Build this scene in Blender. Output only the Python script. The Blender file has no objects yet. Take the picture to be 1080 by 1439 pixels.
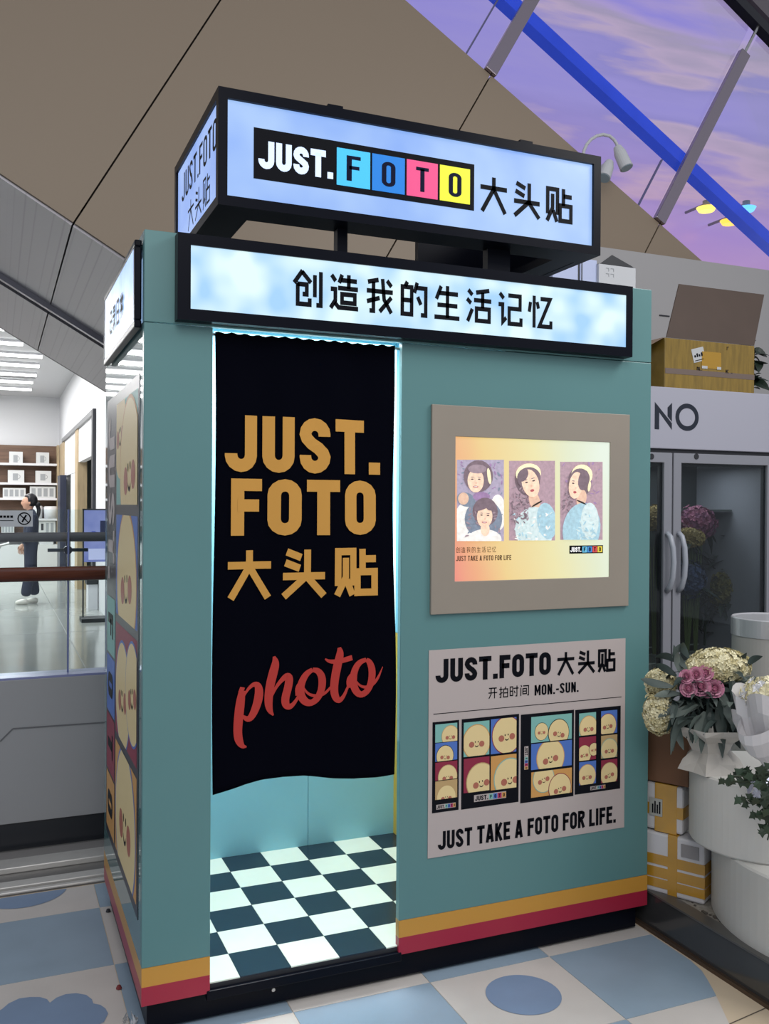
import bpy, bmesh, math, random
from mathutils import Vector, Matrix
random.seed(7)
sc = bpy.context.scene
COL = sc.collection
R_ = math.radians

# ------------------------------------------------------------------ camera
YAW, PITCH, ROLL, FPX = -0.4005, -0.0066, 0.0058, 1290.9
CAM = Vector((-0.4001, -2.7613, 1.581))
_f = Vector((-math.sin(YAW) * math.cos(PITCH), math.cos(YAW) * math.cos(PITCH), math.sin(PITCH)))
_r0 = Vector((math.cos(YAW), math.sin(YAW), 0)); _u0 = _r0.cross(_f)
_r = _r0 * math.cos(ROLL) + _u0 * math.sin(ROLL); _u = _u0 * math.cos(ROLL) - _r0 * math.sin(ROLL)
cd = bpy.data.cameras.new('camera'); cam = bpy.data.objects.new('camera', cd); COL.objects.link(cam)
M = Matrix((( _r.x, _u.x, -_f.x, CAM.x), (_r.y, _u.y, -_f.y, CAM.y), (_r.z, _u.z, -_f.z, CAM.z), (0, 0, 0, 1)))
cam.matrix_world = M
cd.sensor_fit = 'VERTICAL'; cd.sensor_height = 36; cd.lens = 36 * FPX / 1439
cd.clip_start = 0.05; cd.clip_end = 200
sc.camera = cam
# ------------------------------------------------------------------ world, lights, exposure
sc.view_settings.view_transform = 'Standard'; sc.view_settings.look = 'None'
sc.view_settings.gamma = 1; sc.view_settings.use_curve_mapping = False
sc.view_settings.exposure = 0.0
w = bpy.data.worlds.new('world'); sc.world = w; w.use_nodes = True
w.node_tree.nodes['Background'].inputs[0].default_value = (0.83, 0.88, 1.0, 1)
w.node_tree.nodes['Background'].inputs[1].default_value = 0.50
def area(name, loc, target, size, power, col=(1, 1, 1), sy=None):
    l = bpy.data.lights.new(name, 'AREA'); l.energy = power; l.size = size; l.color = col
    if sy: l.shape = 'RECTANGLE'; l.size_y = sy
    o = bpy.data.objects.new(name, l); COL.objects.link(o); o.location = loc
    o.rotation_euler = (Vector(target) - Vector(loc)).to_track_quat('-Z', 'Y').to_euler()
    return o
area('mall_ceiling_light', (-0.6, -4.2, 4.6), (0.9, 0, 0.4), 2.6, 105, (1, 0.97, 0.93))  # added soft key light from above and behind the camera
area('florist_ceiling_light', (3.4, -1.6, 4.2), (2.7, 0.2, 0.6), 1.4, 75, (1, 0.98, 0.95))  # added fill light to brighten the florist side

# ------------------------------------------------------------------ pixel helpers: a ray of the camera met with a real plane of the scene
def _ray(px, py): return _f + _r * ((px - 540) / FPX) - _u * ((py - 719.5) / FPX)
def at_y(px, py, y): d = _ray(px, py); return CAM + d * ((y - CAM.y) / d.y)
def at_x(px, py, x): d = _ray(px, py); return CAM + d * ((x - CAM.x) / d.x)
def at_z(px, py, z): d = _ray(px, py); return CAM + d * ((z - CAM.z) / d.z)
# ------------------------------------------------------------------ materials
def lin(c):
    if isinstance(c, str): c = tuple(int(c[i:i + 2], 16) / 255 for i in (0, 2, 4))
    return tuple(x / 12.92 if x <= 0.04045 else ((x + 0.055) / 1.055) ** 2.4 for x in c) + (1,)
MC = {}
def mat(name, col, rough=0.5, metal=0, var=0.0, scale=8, bump=0, spec=0.5, emit=0, ecol=None, stretch=None, sheen=0, trans=0):
    if name in MC: return MC[name]
    m = bpy.data.materials.new(name); m.use_nodes = True; nt = m.node_tree
    b = nt.nodes['Principled BSDF']; c = lin(col)
    b.inputs['Base Color'].default_value = c; b.inputs['Roughness'].default_value = rough
    b.inputs['Metallic'].default_value = metal; b.inputs['Specular IOR Level'].default_value = spec
    if sheen: b.inputs['Sheen Weight'].default_value = sheen
    if trans: b.inputs['Subsurface Weight'].default_value = trans; b.inputs['Subsurface Radius'].default_value = (.02, .02, .02)
    if emit:
        b.inputs['Emission Color'].default_value = lin(ecol) if ecol else c; b.inputs['Emission Strength'].default_value = emit
    if var or bump:
        if emit: b.inputs['Emission Strength'].default_value = emit
        tc = nt.nodes.new('ShaderNodeTexCoord'); mp = nt.nodes.new('ShaderNodeMapping')
        nt.links.new(tc.outputs['Object'], mp.inputs[0])
        if stretch: mp.inputs['Scale'].default_value = stretch
        n = nt.nodes.new('ShaderNodeTexNoise'); n.inputs['Scale'].default_value = scale; n.inputs['Detail'].default_value = 6
        nt.links.new(mp.outputs[0], n.inputs['Vector'])
        if var:
            r = nt.nodes.new('ShaderNodeValToRGB'); r.color_ramp.elements[0].position = 0.3; r.color_ramp.elements[1].position = 0.7
            r.color_ramp.elements[0].color = tuple(x * (1 - var) for x in c[:3]) + (1,)
            r.color_ramp.elements[1].color = tuple(min(1, x * (1 + var)) for x in c[:3]) + (1,)
            nt.links.new(n.outputs['Fac'], r.inputs[0]); nt.links.new(r.outputs[0], b.inputs['Base Color'])
            if emit and not ecol: nt.links.new(r.outputs[0], b.inputs['Emission Color'])
        if bump:
            bp = nt.nodes.new('ShaderNodeBump'); bp.inputs['Strength'].default_value = bump; bp.inputs['Distance'].default_value = 0.01
            nt.links.new(n.outputs['Fac'], bp.inputs['Height']); nt.links.new(bp.outputs[0], b.inputs['Normal'])
    MC[name] = m; return m
def glass(name, tint='ffffff', gloss=0.06, ref=1.0):
    if name in MC: return MC[name]
    m = bpy.data.materials.new(name); m.use_nodes = True; nt = m.node_tree
    for n in list(nt.nodes): nt.nodes.remove(n)
    o = nt.nodes.new('ShaderNodeOutputMaterial'); t = nt.nodes.new('ShaderNodeBsdfTransparent'); g = nt.nodes.new('ShaderNodeBsdfGlossy')
    mx = nt.nodes.new('ShaderNodeMixShader'); lw = nt.nodes.new('ShaderNodeLayerWeight'); lw.inputs[0].default_value = 0.25
    mm = nt.nodes.new('ShaderNodeMath'); mm.operation = 'MULTIPLY_ADD'; mm.inputs[1].default_value = ref; mm.inputs[2].default_value = gloss
    mm.use_clamp = True
    t.inputs[0].default_value = lin(tint); g.inputs['Roughness'].default_value = 0.02
    nt.links.new(lw.outputs['Fresnel'], mm.inputs[0]); nt.links.new(mm.outputs[0], mx.inputs[0])
    nt.links.new(t.outputs[0], mx.inputs[1]); nt.links.new(g.outputs[0], mx.inputs[2]); nt.links.new(mx.outputs[0], o.inputs[0])
    MC[name] = m; return m
def lit(name, c0, c1, strength, scale=4, stops=None, gloss=True, axis=None):
    """an evenly backlit diffuser whose lamps show faintly through"""
    if name in MC: return MC[name]
    m = bpy.data.materials.new(name); m.use_nodes = True; nt = m.node_tree; b = nt.nodes['Principled BSDF']
    b.inputs['Base Color'].default_value = (.06, .06, .06, 1); b.inputs['Roughness'].default_value = .35
    tc = nt.nodes.new('ShaderNodeTexCoord'); n = nt.nodes.new('ShaderNodeTexNoise'); n.inputs['Scale'].default_value = scale
    n.inputs['Detail'].default_value = 3
    nt.links.new(tc.outputs['Object'], n.inputs['Vector'])
    r = nt.nodes.new('ShaderNodeValToRGB'); e = r.color_ramp.elements
    e[0].position = .35; e[1].position = .68; e[0].color = lin(c0); e[1].color = lin(c1)
    nt.links.new(n.outputs['Fac'], r.inputs[0]); nt.links.new(r.outputs[0], b.inputs['Emission Color'])
    b.inputs['Emission Strength'].default_value = strength
    MC[name] = m; return m

teal = mat('teal_paint', '5c8788', .33, var=.02, scale=3)
teal_gloss = mat('teal_gloss_laminate', '5a8080', .05, spec=1.0, bump=.02, scale=4)
orange = mat('orange_vinyl', 'c8923c', .35); red = mat('crimson_vinyl', 'a3213c', .35)
black = mat('navy_black_metal', '080b16', .35, spec=.12)
blackp = mat('black_print', '0b0d14', .5, spec=.1)
curtain_m = mat('black_curtain_cloth', '05060f', .9, bump=.15, scale=60, spec=.03)
gold = mat('gold_print', 'c99548', .7, spec=.2); redp = mat('red_print', 'b23a34', .7, spec=.2)
inner_blue = mat('light_blue_inner_wall', '90ccde', .4, var=.03, scale=4)
yellow = mat('yellow_inner_panel', 'd8b040', .5)
tile_b = mat('black_floor_tile', '1d2a38', .25, var=.08, scale=12); tile_w = mat('white_floor_tile', 'e6efe0', .25, var=.02, scale=12)
steel = mat('brushed_steel', 'b4b4b2', .28, metal=.9, var=.1, scale=3, stretch=(1, 30, 30))
white = mat('white_paint', 'dcdce0', .5); white_wall = mat('white_wall_paint', 'c9c9ce', .75, var=.015, scale=1)
grey = mat('grey_paint', '8c8c8e', .5); dark = mat('dark_grey', '2a2b30', .5)
wood_rail = mat('brown_wood_handrail', '6b3a2a', .22, var=.2, scale=6, stretch=(1, 12, 12), spec=.8)
clearglass = glass('clear_glass', 'f4fafa', .02, .35)

# ------------------------------------------------------------------ mesh builder
def wloc(o):
    v = Vector((0, 0, 0))
    while o is not None: v += Vector(o.location); o = o.parent
    return v
class MB:
    def __init__(s): s.v = []; s.f = []; s.m = []
    def poly(s, pts, mi=0):
        b = len(s.v); s.v += [tuple(p) for p in pts]; s.f.append(tuple(range(b, b + len(pts)))); s.m.append(mi); return s
    def box(s, lo, hi, mi=0):
        x0, y0, z0 = lo; x1, y1, z1 = hi; b = len(s.v)
        s.v += [(x0, y0, z0), (x1, y0, z0), (x1, y1, z0), (x0, y1, z0), (x0, y0, z1), (x1, y0, z1), (x1, y1, z1), (x0, y1, z1)]
        for f in ((0, 3, 2, 1), (4, 5, 6, 7), (0, 1, 5, 4), (1, 2, 6, 5), (2, 3, 7, 6), (3, 0, 4, 7)):
            s.f.append(tuple(b + i for i in f)); s.m.append(mi)
        return s
    def obox(s, c, ax, ay, az, mi=0):
        """box from a corner c with three edge vectors"""
        c, ax, ay, az = map(Vector, (c, ax, ay, az)); b = len(s.v)
        P = [c, c + ax, c + ax + ay, c + ay]; P += [p + az for p in P]; s.v += [tuple(p) for p in P]
        for f in ((0, 3, 2, 1), (4, 5, 6, 7), (0, 1, 5, 4), (1, 2, 6, 5), (2, 3, 7, 6), (3, 0, 4, 7)):
            s.f.append(tuple(b + i for i in f)); s.m.append(mi)
        return s
    def cyl(s, p0, p1, r0, r1=None, n=16, mi=0, cap=True):
        if r1 is None: r1 = r0
        p0 = Vector(p0); p1 = Vector(p1); d = (p1 - p0).normalized()
        a = d.orthogonal().normalized(); c = d.cross(a); b = len(s.v)
        for p, r in ((p0, r0), (p1, r1)):
            for i in range(n):
                t = 2 * math.pi * i / n; s.v.append(tuple(p + a * (r * math.cos(t)) + c * (r * math.sin(t))))
        for i in range(n):
            j = (i + 1) % n; s.f.append((b + i, b + j, b + n + j, b + n + i)); s.m.append(mi)
        if cap:
            s.f.append(tuple(b + n + i for i in range(n))); s.m.append(mi)
            s.f.append(tuple(b + n - 1 - i for i in range(n))); s.m.append(mi)
        return s
    def tube(s, pts, r, n=8, mi=0):
        pts = [Vector(p) for p in pts]; b = len(s.v); N = len(pts); up = None
        for k, p in enumerate(pts):
            d = (pts[min(k + 1, N - 1)] - pts[max(k - 1, 0)]).normalized()
            if up is None: up = d.orthogonal().normalized()
            up = (up - d * up.dot(d)).normalized(); c = d.cross(up); rr = r[k] if isinstance(r, (list, tuple)) else r
            for i in range(n):
                t = 2 * math.pi * i / n; s.v.append(tuple(p + up * (rr * math.cos(t)) + c * (rr * math.sin(t))))
        for k in range(N - 1):
            for i in range(n):
                j = (i + 1) % n; s.f.append((b + k * n + i, b + k * n + j, b + (k + 1) * n + j, b + (k + 1) * n + i)); s.m.append(mi)
        s.f.append(tuple(b + n - 1 - i for i in range(n))); s.m.append(mi)
        s.f.append(tuple(b + (N - 1) * n + i for i in range(n))); s.m.append(mi)
        return s
    def lathe(s, c, prof, n=48, mi=0, a0=0, a1=2 * math.pi):
        c = Vector(c); b = len(s.v); k = len(prof); full = abs(a1 - a0 - 2 * math.pi) < 1e-6; N = n if full else n + 1
        for i in range(N):
            t = a0 + (a1 - a0) * i / n
            for (r, z) in prof: s.v.append((c.x + r * math.cos(t), c.y + r * math.sin(t), c.z + z))
        for i in range(n):
            j = (i + 1) % N
            for q in range(k - 1): s.f.append((b + i * k + q, b + j * k + q, b + j * k + q + 1, b + i * k + q + 1)); s.m.append(mi)
        return s
    def build(s, name, mats, parent=None, smooth=False, bevel=0, origin=None):
        me = bpy.data.meshes.new(name); off = wloc(parent) if parent else Vector((0, 0, 0))
        if parent is None and s.v:
            if origin is None:
                xs = [v[0] for v in s.v]; ys = [v[1] for v in s.v]; zs = [v[2] for v in s.v]
                off = Vector(((min(xs) + max(xs)) / 2, (min(ys) + max(ys)) / 2, min(zs)))
            else: off = Vector(origin)
        me.from_pydata([tuple(Vector(v) - off) for v in s.v], [], s.f)
        if not isinstance(mats, (list, tuple)): mats = [mats]
        for m in mats: me.materials.append(m)
        me.polygons.foreach_set('material_index', s.m)
        if smooth: me.polygons.foreach_set('use_smooth', [True] * len(s.f))
        me.update()
        o = bpy.data.objects.new(name, me); COL.objects.link(o)
        if parent: o.parent = parent
        else: o.location = off
        if bevel:
            bv = o.modifiers.new('bevel', 'BEVEL'); bv.width = bevel; bv.segments = 2; bv.limit_method = 'ANGLE'
        return o
def tag(o, label=None, cat=None, group=None, kind=None):
    if label: o['label'] = label
    if cat: o['category'] = cat
    if group: o['group'] = group
    if kind: o['kind'] = kind
    return o
def thing(name, loc, label, cat, group=None):
    o = bpy.data.objects.new(name, None); COL.objects.link(o); o.location = loc; o.empty_display_size = .1
    return tag(o, label, cat, group)
def struct(name, mb, m, **k): return tag(mb.build(name, m, **k), kind='structure')
def bx(name, lo, hi, m, parent=None, bevel=0): return MB().box(lo, hi).build(name, m, parent, bevel=bevel)

# ------------------------------------------------------------------ lettering: every glyph is a set of strokes turned into flat ribbons
def arc(cx, cy, rx, ry, a0, a1, n=8):
    return [(cx + rx * math.cos(R_(a0 + (a1 - a0) * i / n)), cy + ry * math.sin(R_(a0 + (a1 - a0) * i / n))) for i in range(n + 1)]
def latin(c, t):
    h = t / 2; w = max(.42, t * 2.62); r = w / 2 - h
    rad = lambda: [(w / 2, 0)]
    if c == 'J': return w * .98, [([(w * .98 - h, 1), (w * .98 - h, h + r)] + arc(w * .98 - h - r, h + r, r, r, 0, -180)[1:] + [(w * .98 - h - 2 * r, h + r + .03)], 0)]
    if c == 'U': return w, [([(h, 1), (h, h + r)] + arc(h + r, h + r, r, r, 180, 360)[1:] + [(w - h, 1)], 0)]
    if c == 'O': return w, [(arc(h + r, 1 - h - r, r, r, 0, 180) + arc(h + r, h + r, r, r, 180, 360), 1)]
    if c == 'S':
        yt, yb = 1 - h - r, h + r
        return w, [([(w - h, yt - .035)] + arc(w / 2, yt, r, r, 0, 180, 8) + [(h + .16 * r, yt - .075), (h + .65 * r, .5 + .04), (w - h - .65 * r, .5 - .04), (w - h - .16 * r, yb + .075)] + arc(w / 2, yb, r, r, 0, -180, 8) + [(h, yb + .035)], 0)]
    if c == 'T': return w, [([(0, 1 - h), (w, 1 - h)], 0), ([(w / 2, 1 - h), (w / 2, 0)], 0)]
    if c == 'F': return w * .9, [([(h, 0), (h, 1 - h), (w * .9, 1 - h)], 0), ([(h, .53), (w * .82, .53)], 0)]
    if c == 'E': return w * .9, [([(w * .9, 1 - h), (h, 1 - h), (h, h), (w * .9, h)], 0), ([(h, .52), (w * .82, .52)], 0)]
    if c == 'L': return w * .85, [([(h, 1), (h, h), (w * .85, h)], 0)]
    if c == 'I': return t, [([(h, 1), (h, 0)], 0)]
    if c == 'A': return w * 1.1, [([(h, 0), (w * .55 - h * .25, 1)], 0), ([(w * .55 + h * .25, 1), (w * 1.1 - h, 0)], 0), ([(w * .28, .26), (w * .82, .26)], 0)]
    if c == 'K': return w, [([(h, 1), (h, 0)], 0), ([(w - h * .9, 1), (h, .38)], 0), ([(w * .38, .52), (w - h * .8, 0)], 0)]
    if c == 'R': return w, [([(h, 0), (h, 1 - h), (w - h - r * .6, 1 - h)] + arc(w - h - .11, .74, .11, .26 - h, 90, -90, 6) + [(h, .48)], 0), ([(w * .5, .48), (w - h * .8, 0)], 0)]
    if c == 'M': return w * 1.25, [([(h, 0), (h, 1)], 0), ([(w * 1.25 - h, 0), (w * 1.25 - h, 1)], 0), ([(h, 1), (w * .625, .3), (w * 1.25 - h, 1)], 0)]
    if c == 'N': return w, [([(h, 0), (h, 1)], 0), ([(w - h, 0), (w - h, 1)], 0), ([(h, .96), (w - h, .04)], 0)]
    if c == '.': return t, [([(0, h), (t, h)], 0)]
    if c == '-': return w * .6, [([(0, .42), (w * .6, .42)], 0)]
    return w * .5, []
B = lambda *p: (list(p), 1)
L = lambda *p: (list(p), 0)
CJK = {
 '大': [L((4, 68), (96, 68)), L((50, 98), (50, 66), (10, 2)), L((52, 62), (90, 2))],
 '头': [L((12, 94), (44, 82)), L((9, 72), (41, 60)), L((58, 98), (58, 46), (6, 3)), L((4, 44), (96, 44)), L((60, 40), (94, 3))],
 '贴': [L((8, 22), (8, 93), (44, 93), (44, 22)), L((26, 80), (26, 40), (6, 2)), L((28, 34), (42, 2)), L((66, 98), (66, 50)), L((66, 77), (97, 77)), B((54, 50), (94, 50), (94, 7), (54, 7))],
 '创': [L((32, 97), (4, 62)), L((30, 94), (60, 66)), L((14, 60), (46, 60), (46, 34), (32, 34)), L((16, 62), (16, 7), (56, 7), (56, 24)), L((73, 88), (73, 28)), L((93, 98), (93, 7), (78, 7))],
 '造': [L((6, 94), (20, 78)), L((3, 56), (19, 56), (19, 26), (3, 4)), L((17, 20), (30, 7), (98, 7)), L((42, 97), (32, 74)), L((38, 82), (93, 82)), L((65, 98), (65, 60)), L((28, 60), (97, 60)), B((42, 44), (86, 44), (86, 21), (42, 21))],
 '我': [L((46, 94), (8, 86)), L((4, 62), (97, 62)), L((28, 88), (28, 7), (14, 7)), L((5, 32), (50, 44)), L((60, 98), (66, 40), (92, 4)), L((92, 48), (50, 6)), L((76, 94), (92, 78))],
 '的': [L((26, 98), (18, 84)), B((8, 83), (42, 83), (42, 7), (8, 7)), L((8, 46), (42, 46)), L((62, 98), (52, 68)), L((58, 83), (94, 83), (94, 7), (76, 7)), L((64, 58), (76, 36))],
 '生': [L((28, 96), (10, 58)), L((20, 76), (92, 76)), L((52, 98), (52, 6)), L((14, 42), (90, 42)), L((3, 7), (98, 7))],
 '活': [L((8, 94), (24, 80)), L((3, 68), (19, 56)), L((6, 3), (24, 40)), L((90, 97), (38, 88)), L((30, 66), (98, 66)), L((64, 90), (64, 44)), B((40, 42), (90, 42), (90, 7), (40, 7))],
 '记': [L((8, 95), (24, 80)), L((3, 62), (20, 62), (20, 10), (34, 24)), L((42, 90), (90, 90), (90, 52), (46, 52), (46, 7), (94, 7), (94, 26))],
 '忆': [L((24, 98), (24, 2)), L((9, 78), (4, 48)), L((36, 80), (42, 60)), L((50, 90), (90, 90), (46, 8), (94, 8), (94, 26))],
 '开': [L((8, 92), (92, 92)), L((3, 52), (97, 52)), L((32, 92), (32, 42), (8, 3)), L((68, 92), (68, 2))],
 '拍': [L((3, 76), (40, 76)), L((22, 98), (22, 6), (8, 6)), L((3, 32), (40, 48)), B((50, 76), (94, 76), (94, 7), (50, 7)), L((50, 42), (94, 42)), L((74, 98), (64, 76))],
 '时': [B((6, 90), (34, 90), (34, 14), (6, 14)), L((6, 52), (34, 52)), L((42, 76), (98, 76)), L((80, 98), (80, 7), (64, 7)), L((50, 54), (60, 32))],
 '间': [L((8, 98), (18, 84)), L((8, 76), (8, 2)), L((32, 90), (93, 90), (93, 7), (78, 7)), B((30, 66), (70, 66), (70, 20), (30, 20)), L((30, 43), (70, 43))],
 '录': [L((14, 92), (84, 92), (84, 60)), L((20, 76), (84, 76)), L((3, 58), (97, 58)), L((50, 58), (50, 5), (36, 5)), L((14, 46), (34, 34)), L((4, 8), (42, 26)), L((86, 46), (58, 32), (96, 4))],
 '日': [B((16, 92), (84, 92), (84, 7), (16, 7)), L((16, 50), (84, 50))],
 '常': [L((50, 98), (50, 80)), L((22, 96), (30, 82)), L((78, 96), (70, 82)), L((5, 62), (5, 76), (95, 76), (95, 62)), B((28, 66), (72, 66), (72, 50), (28, 50)), L((14, 6), (14, 36), (86, 36), (86, 6)), L((50, 48), (50, 0))],
}
def ribbon(mb, pts, closed, w, fn, mi=0, sub=None, ws=None):
    """flat stroke of width w along pts; fn maps 2D to 3D"""
    P = [Vector((p[0], p[1])) for p in pts]
    if sub:
        Q = []; W2 = []
        n = len(P)
        for i in range(n if closed else n - 1):
            a, b = P[i], P[(i + 1) % n]; k = max(1, int((b - a).length / sub))
            for j in range(k): Q.append(a.lerp(b, j / k)); W2.append((ws[i] + (ws[(i + 1) % n] - ws[i]) * j / k) if ws else w)
        if not closed: Q.append(P[-1]); W2.append(ws[-1] if ws else w)
        P = Q; ws = W2
    n = len(P); lft = []; rgt = []
    for i in range(n):
        a = P[(i - 1) % n] if (closed or i > 0) else None; b = P[(i + 1) % n] if (closed or i < n - 1) else None
        ww = ws[i] if ws else w
        d0 = (P[i] - a).normalized() if a is not None else None; d1 = (b - P[i]).normalized() if b is not None else None
        if d0 is None: d0 = d1
        if d1 is None: d1 = d0
        n0 = Vector((-d0.y, d0.x)); n1 = Vector((-d1.y, d1.x)); m = (n0 + n1)
        if m.length < 1e-4: m = n0
        m.normalize(); k = min(1 / max(m.dot(n0), .3), 2.2)
        lft.append(P[i] + m * (ww / 2 * k)); rgt.append(P[i] - m * (ww / 2 * k))
    for i in range(n if closed else n - 1):
        j = (i + 1) % n
        mb.poly([fn(*rgt[i]), fn(*rgt[j]), fn(*lft[j]), fn(*lft[i])], mi)
def text(mb, s, fn, t=.2, gap=.09, mi=0, sub=None, cjk_t=10):
    """fn maps (0..1, 0..1) of the whole line to 3D"""
    x = 0; items = []
    for c in s:
        if c in CJK: items.append((x, [([(p[0] / 100, p[1] / 100) for p in q], cl) for q, cl in CJK[c]], cjk_t / 100)); x += 1 + gap * 1.3
        elif c == ' ': x += .26
        else:
            w, st = latin(c, t)
            if c == '.': st = [([(0, t / 2), (t, t / 2)], 0)]
            items.append((x, st, t)); x += w + gap
    W = x - gap
    for ox, st, th in items:
        for q, cl in st: ribbon(mb, [(p[0] + ox, p[1]) for p in q], cl, th, lambda a, b: fn(a / W, b), mi, sub)
def plane_y(x0, x1, z0, z1, y): return lambda u, v: (x0 + (x1 - x0) * u, y, z0 + (z1 - z0) * v)
def disc(cx, cy, rx, ry, n=28, a=0): return [(cx + rx * math.cos(2 * math.pi * i / n + a), cy + ry * math.sin(2 * math.pi * i / n + a)) for i in range(n)]
def clip(poly, x0, x1, y0, y1):
    def cut(P, inside, inter):
        out = []
        for i in range(len(P)):
            a, b = P[i - 1], P[i]
            if inside(b):
                if not inside(a): out.append(inter(a, b))
                out.append(b)
            elif inside(a): out.append(inter(a, b))
        return out
    ix = lambda X: (lambda a, b: (X, a[1] + (b[1] - a[1]) * (X - a[0]) / (b[0] - a[0])))
    iy = lambda Y: (lambda a, b: (a[0] + (b[0] - a[0]) * (Y - a[1]) / (b[1] - a[1]), Y))
    for ins, it in ((lambda p: p[0] >= x0, ix(x0)), (lambda p: p[0] <= x1, ix(x1)), (lambda p: p[1] >= y0, iy(y0)), (lambda p: p[1] <= y1, iy(y1))):
        if len(poly) >= 3: poly = cut(poly, ins, it)
    return poly

# print inks
INK = dict(teal='7fb8b0', blue='4f74c0', red='8e2a44', orange='d09a58', face='e6cf98', blush='b06a58', black='11131a', paper='b9aeab', magenta='b03060', cyan='58b8d8', brown='8a4a30', tan='bfa070')
def ink(n, rough=.45): return mat('ink_' + n, INK[n], rough, spec=.1 if n == 'black' else .4)
INKL = ['teal', 'blue', 'red', 'orange', 'face', 'blush', 'black', 'paper', 'magenta', 'cyan', 'brown', 'tan']
INKM = [ink(n) for n in INKL]; II = {n: i for i, n in enumerate(INKL)}
def cartoon(mb, fn, cell, cx, cy, r, tilt=0, rim=None, bg=None, fx=0, fy=0, ry=1.0, fs=1.0, d0=.0006):
    """round cartoon face with two blush cheeks, clipped to its cell; fn(u, v, depth)"""
    x0, x1, y0, y1 = cell
    def P(pts, d, mi):
        q = clip(pts, x0, x1, y0, y1)
        if len(q) >= 3: mb.poly([fn(a, b, d) for a, b in q], II[mi])
    if bg: P([(x0, y0), (x1, y0), (x1, y1), (x0, y1)], d0, bg)
    if rim: P(disc(cx, cy, r * 1.05, r * 1.05 * ry), d0 * 1.6, rim)
    P(disc(cx, cy, r, r * ry), d0 * 2.2, 'face')
    ca, sa = math.cos(tilt), math.sin(tilt); fcx, fcy = cx + fx * r, cy + fy * r; k = r * fs
    T = lambda a, b: (fcx + (a * ca - b * sa) * k, fcy + (a * sa + b * ca) * k)
    for s in (-1, 1):
        P([T(s * .38 + a, -.0 + b) for a, b in disc(0, 0, .2, .2, 14)], d0 * 2.8, 'blush')
        P([T(s * .11 + a, .16 + b) for a, b in disc(0, 0, .035, .06, 8)], d0 * 3.4, 'black')
    q = [T(a, b) for a, b in arc(0, -.02, .14, .14, 200, 340, 6)]
    for i in range(len(q) - 1):
        a, b = q[i], q[i + 1]; h = .03 * k
        P([(a[0], a[1] - h), (b[0], b[1] - h), (b[0], b[1] + h), (a[0], a[1] + h)], d0 * 3.4, 'black')
def logo_tag(mb, fn, x0, x1, y0, y1, d=.0008):
    """white label: JUST. and four coloured squares FOTO"""
    P = lambda a, b, c, e, m, dd: mb.poly([fn(a, c, dd), fn(b, c, dd), fn(b, e, dd), fn(a, e, dd)], II[m])
    P(x0, x1, y0, y1, 'paper', d); w = x1 - x0; h = y1 - y0
    text(mb, 'JUST.', lambda u, v: fn(x0 + w * (.03 + .40 * u), y0 + h * (.15 + .7 * v), d * 1.5), .22, mi=II['black'])
    for i, (c, k) in enumerate(zip('FOTO', ('teal', 'blue', 'magenta', 'orange'))):
        a = x0 + w * (.46 + .135 * i); P(a, a + w * .125, y0 + h * .1, y0 + h * .9, k, d * 1.5)
        text(mb, c, lambda u, v: fn(a + w * (.035 + .055 * u), y0 + h * (.25 + .5 * v), d * 2), .2, mi=II['black'])

# ================================================================== SETTING: floor
floor_m = mat('cream_stone_floor', 'd6c4aa', .3, var=.04, scale=5)
fl = struct('floor', MB().box((-6, -5, -.05), (1.86, 1.22, 0)), floor_m)
vb = mat('blue_floor_vinyl', '96abbd', .38, var=.05, scale=7); vw = mat('white_floor_vinyl', 'd2cdc8', .38, var=.04, scale=7)
vd = mat('mid_blue_floor_vinyl', '8097b6', .38, var=.05, scale=7)
BND = [(1.838, 1.21), (-5.5, 1.21), (-5.5, -4.5), (-1.2, -4.5), (.4, -2.66), (1.0, -1.71), (1.35, -1.14), (1.55, -.805), (1.673, -.594), (1.757, -.445), (1.795, -.37), (1.822, -.31), (1.836, -.24)]
def clip_poly(P, Q):
    """Sutherland-Hodgman of P against convex counter-clockwise Q"""
    for i in range(len(Q)):
        a, b = Q[i], Q[(i + 1) % len(Q)]; s = lambda p: (b[0] - a[0]) * (p[1] - a[1]) - (b[1] - a[1]) * (p[0] - a[0])
        out = []
        for k in range(len(P)):
            p, q = P[k - 1], P[k]; sp, sq = s(p), s(q)
            if (sp >= 0) != (sq >= 0): t = sp / (sp - sq); out.append((p[0] + (q[0] - p[0]) * t, p[1] + (q[1] - p[1]) * t))
            if sq >= 0: out.append(q)
        P = out
        if len(P) < 3: return []
    return P
area2 = sum(BND[i][0] * BND[(i + 1) % len(BND)][1] - BND[(i + 1) % len(BND)][0] * BND[i][1] for i in range(len(BND)))
if area2 < 0: BND = BND[::-1]
XL = {0: -.02, 1: .458, 2: .93, 3: 1.395, 4: 1.86}; YL = {-2: 1.45, -1: .973, 0: .49, 1: -.028, 2: -.455}
def XX(i): return XL[i] if i in XL else -.02 + .472 * i
def YY(j): return YL[j] if j in YL else -.455 - .472 * (j - 2)
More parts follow.
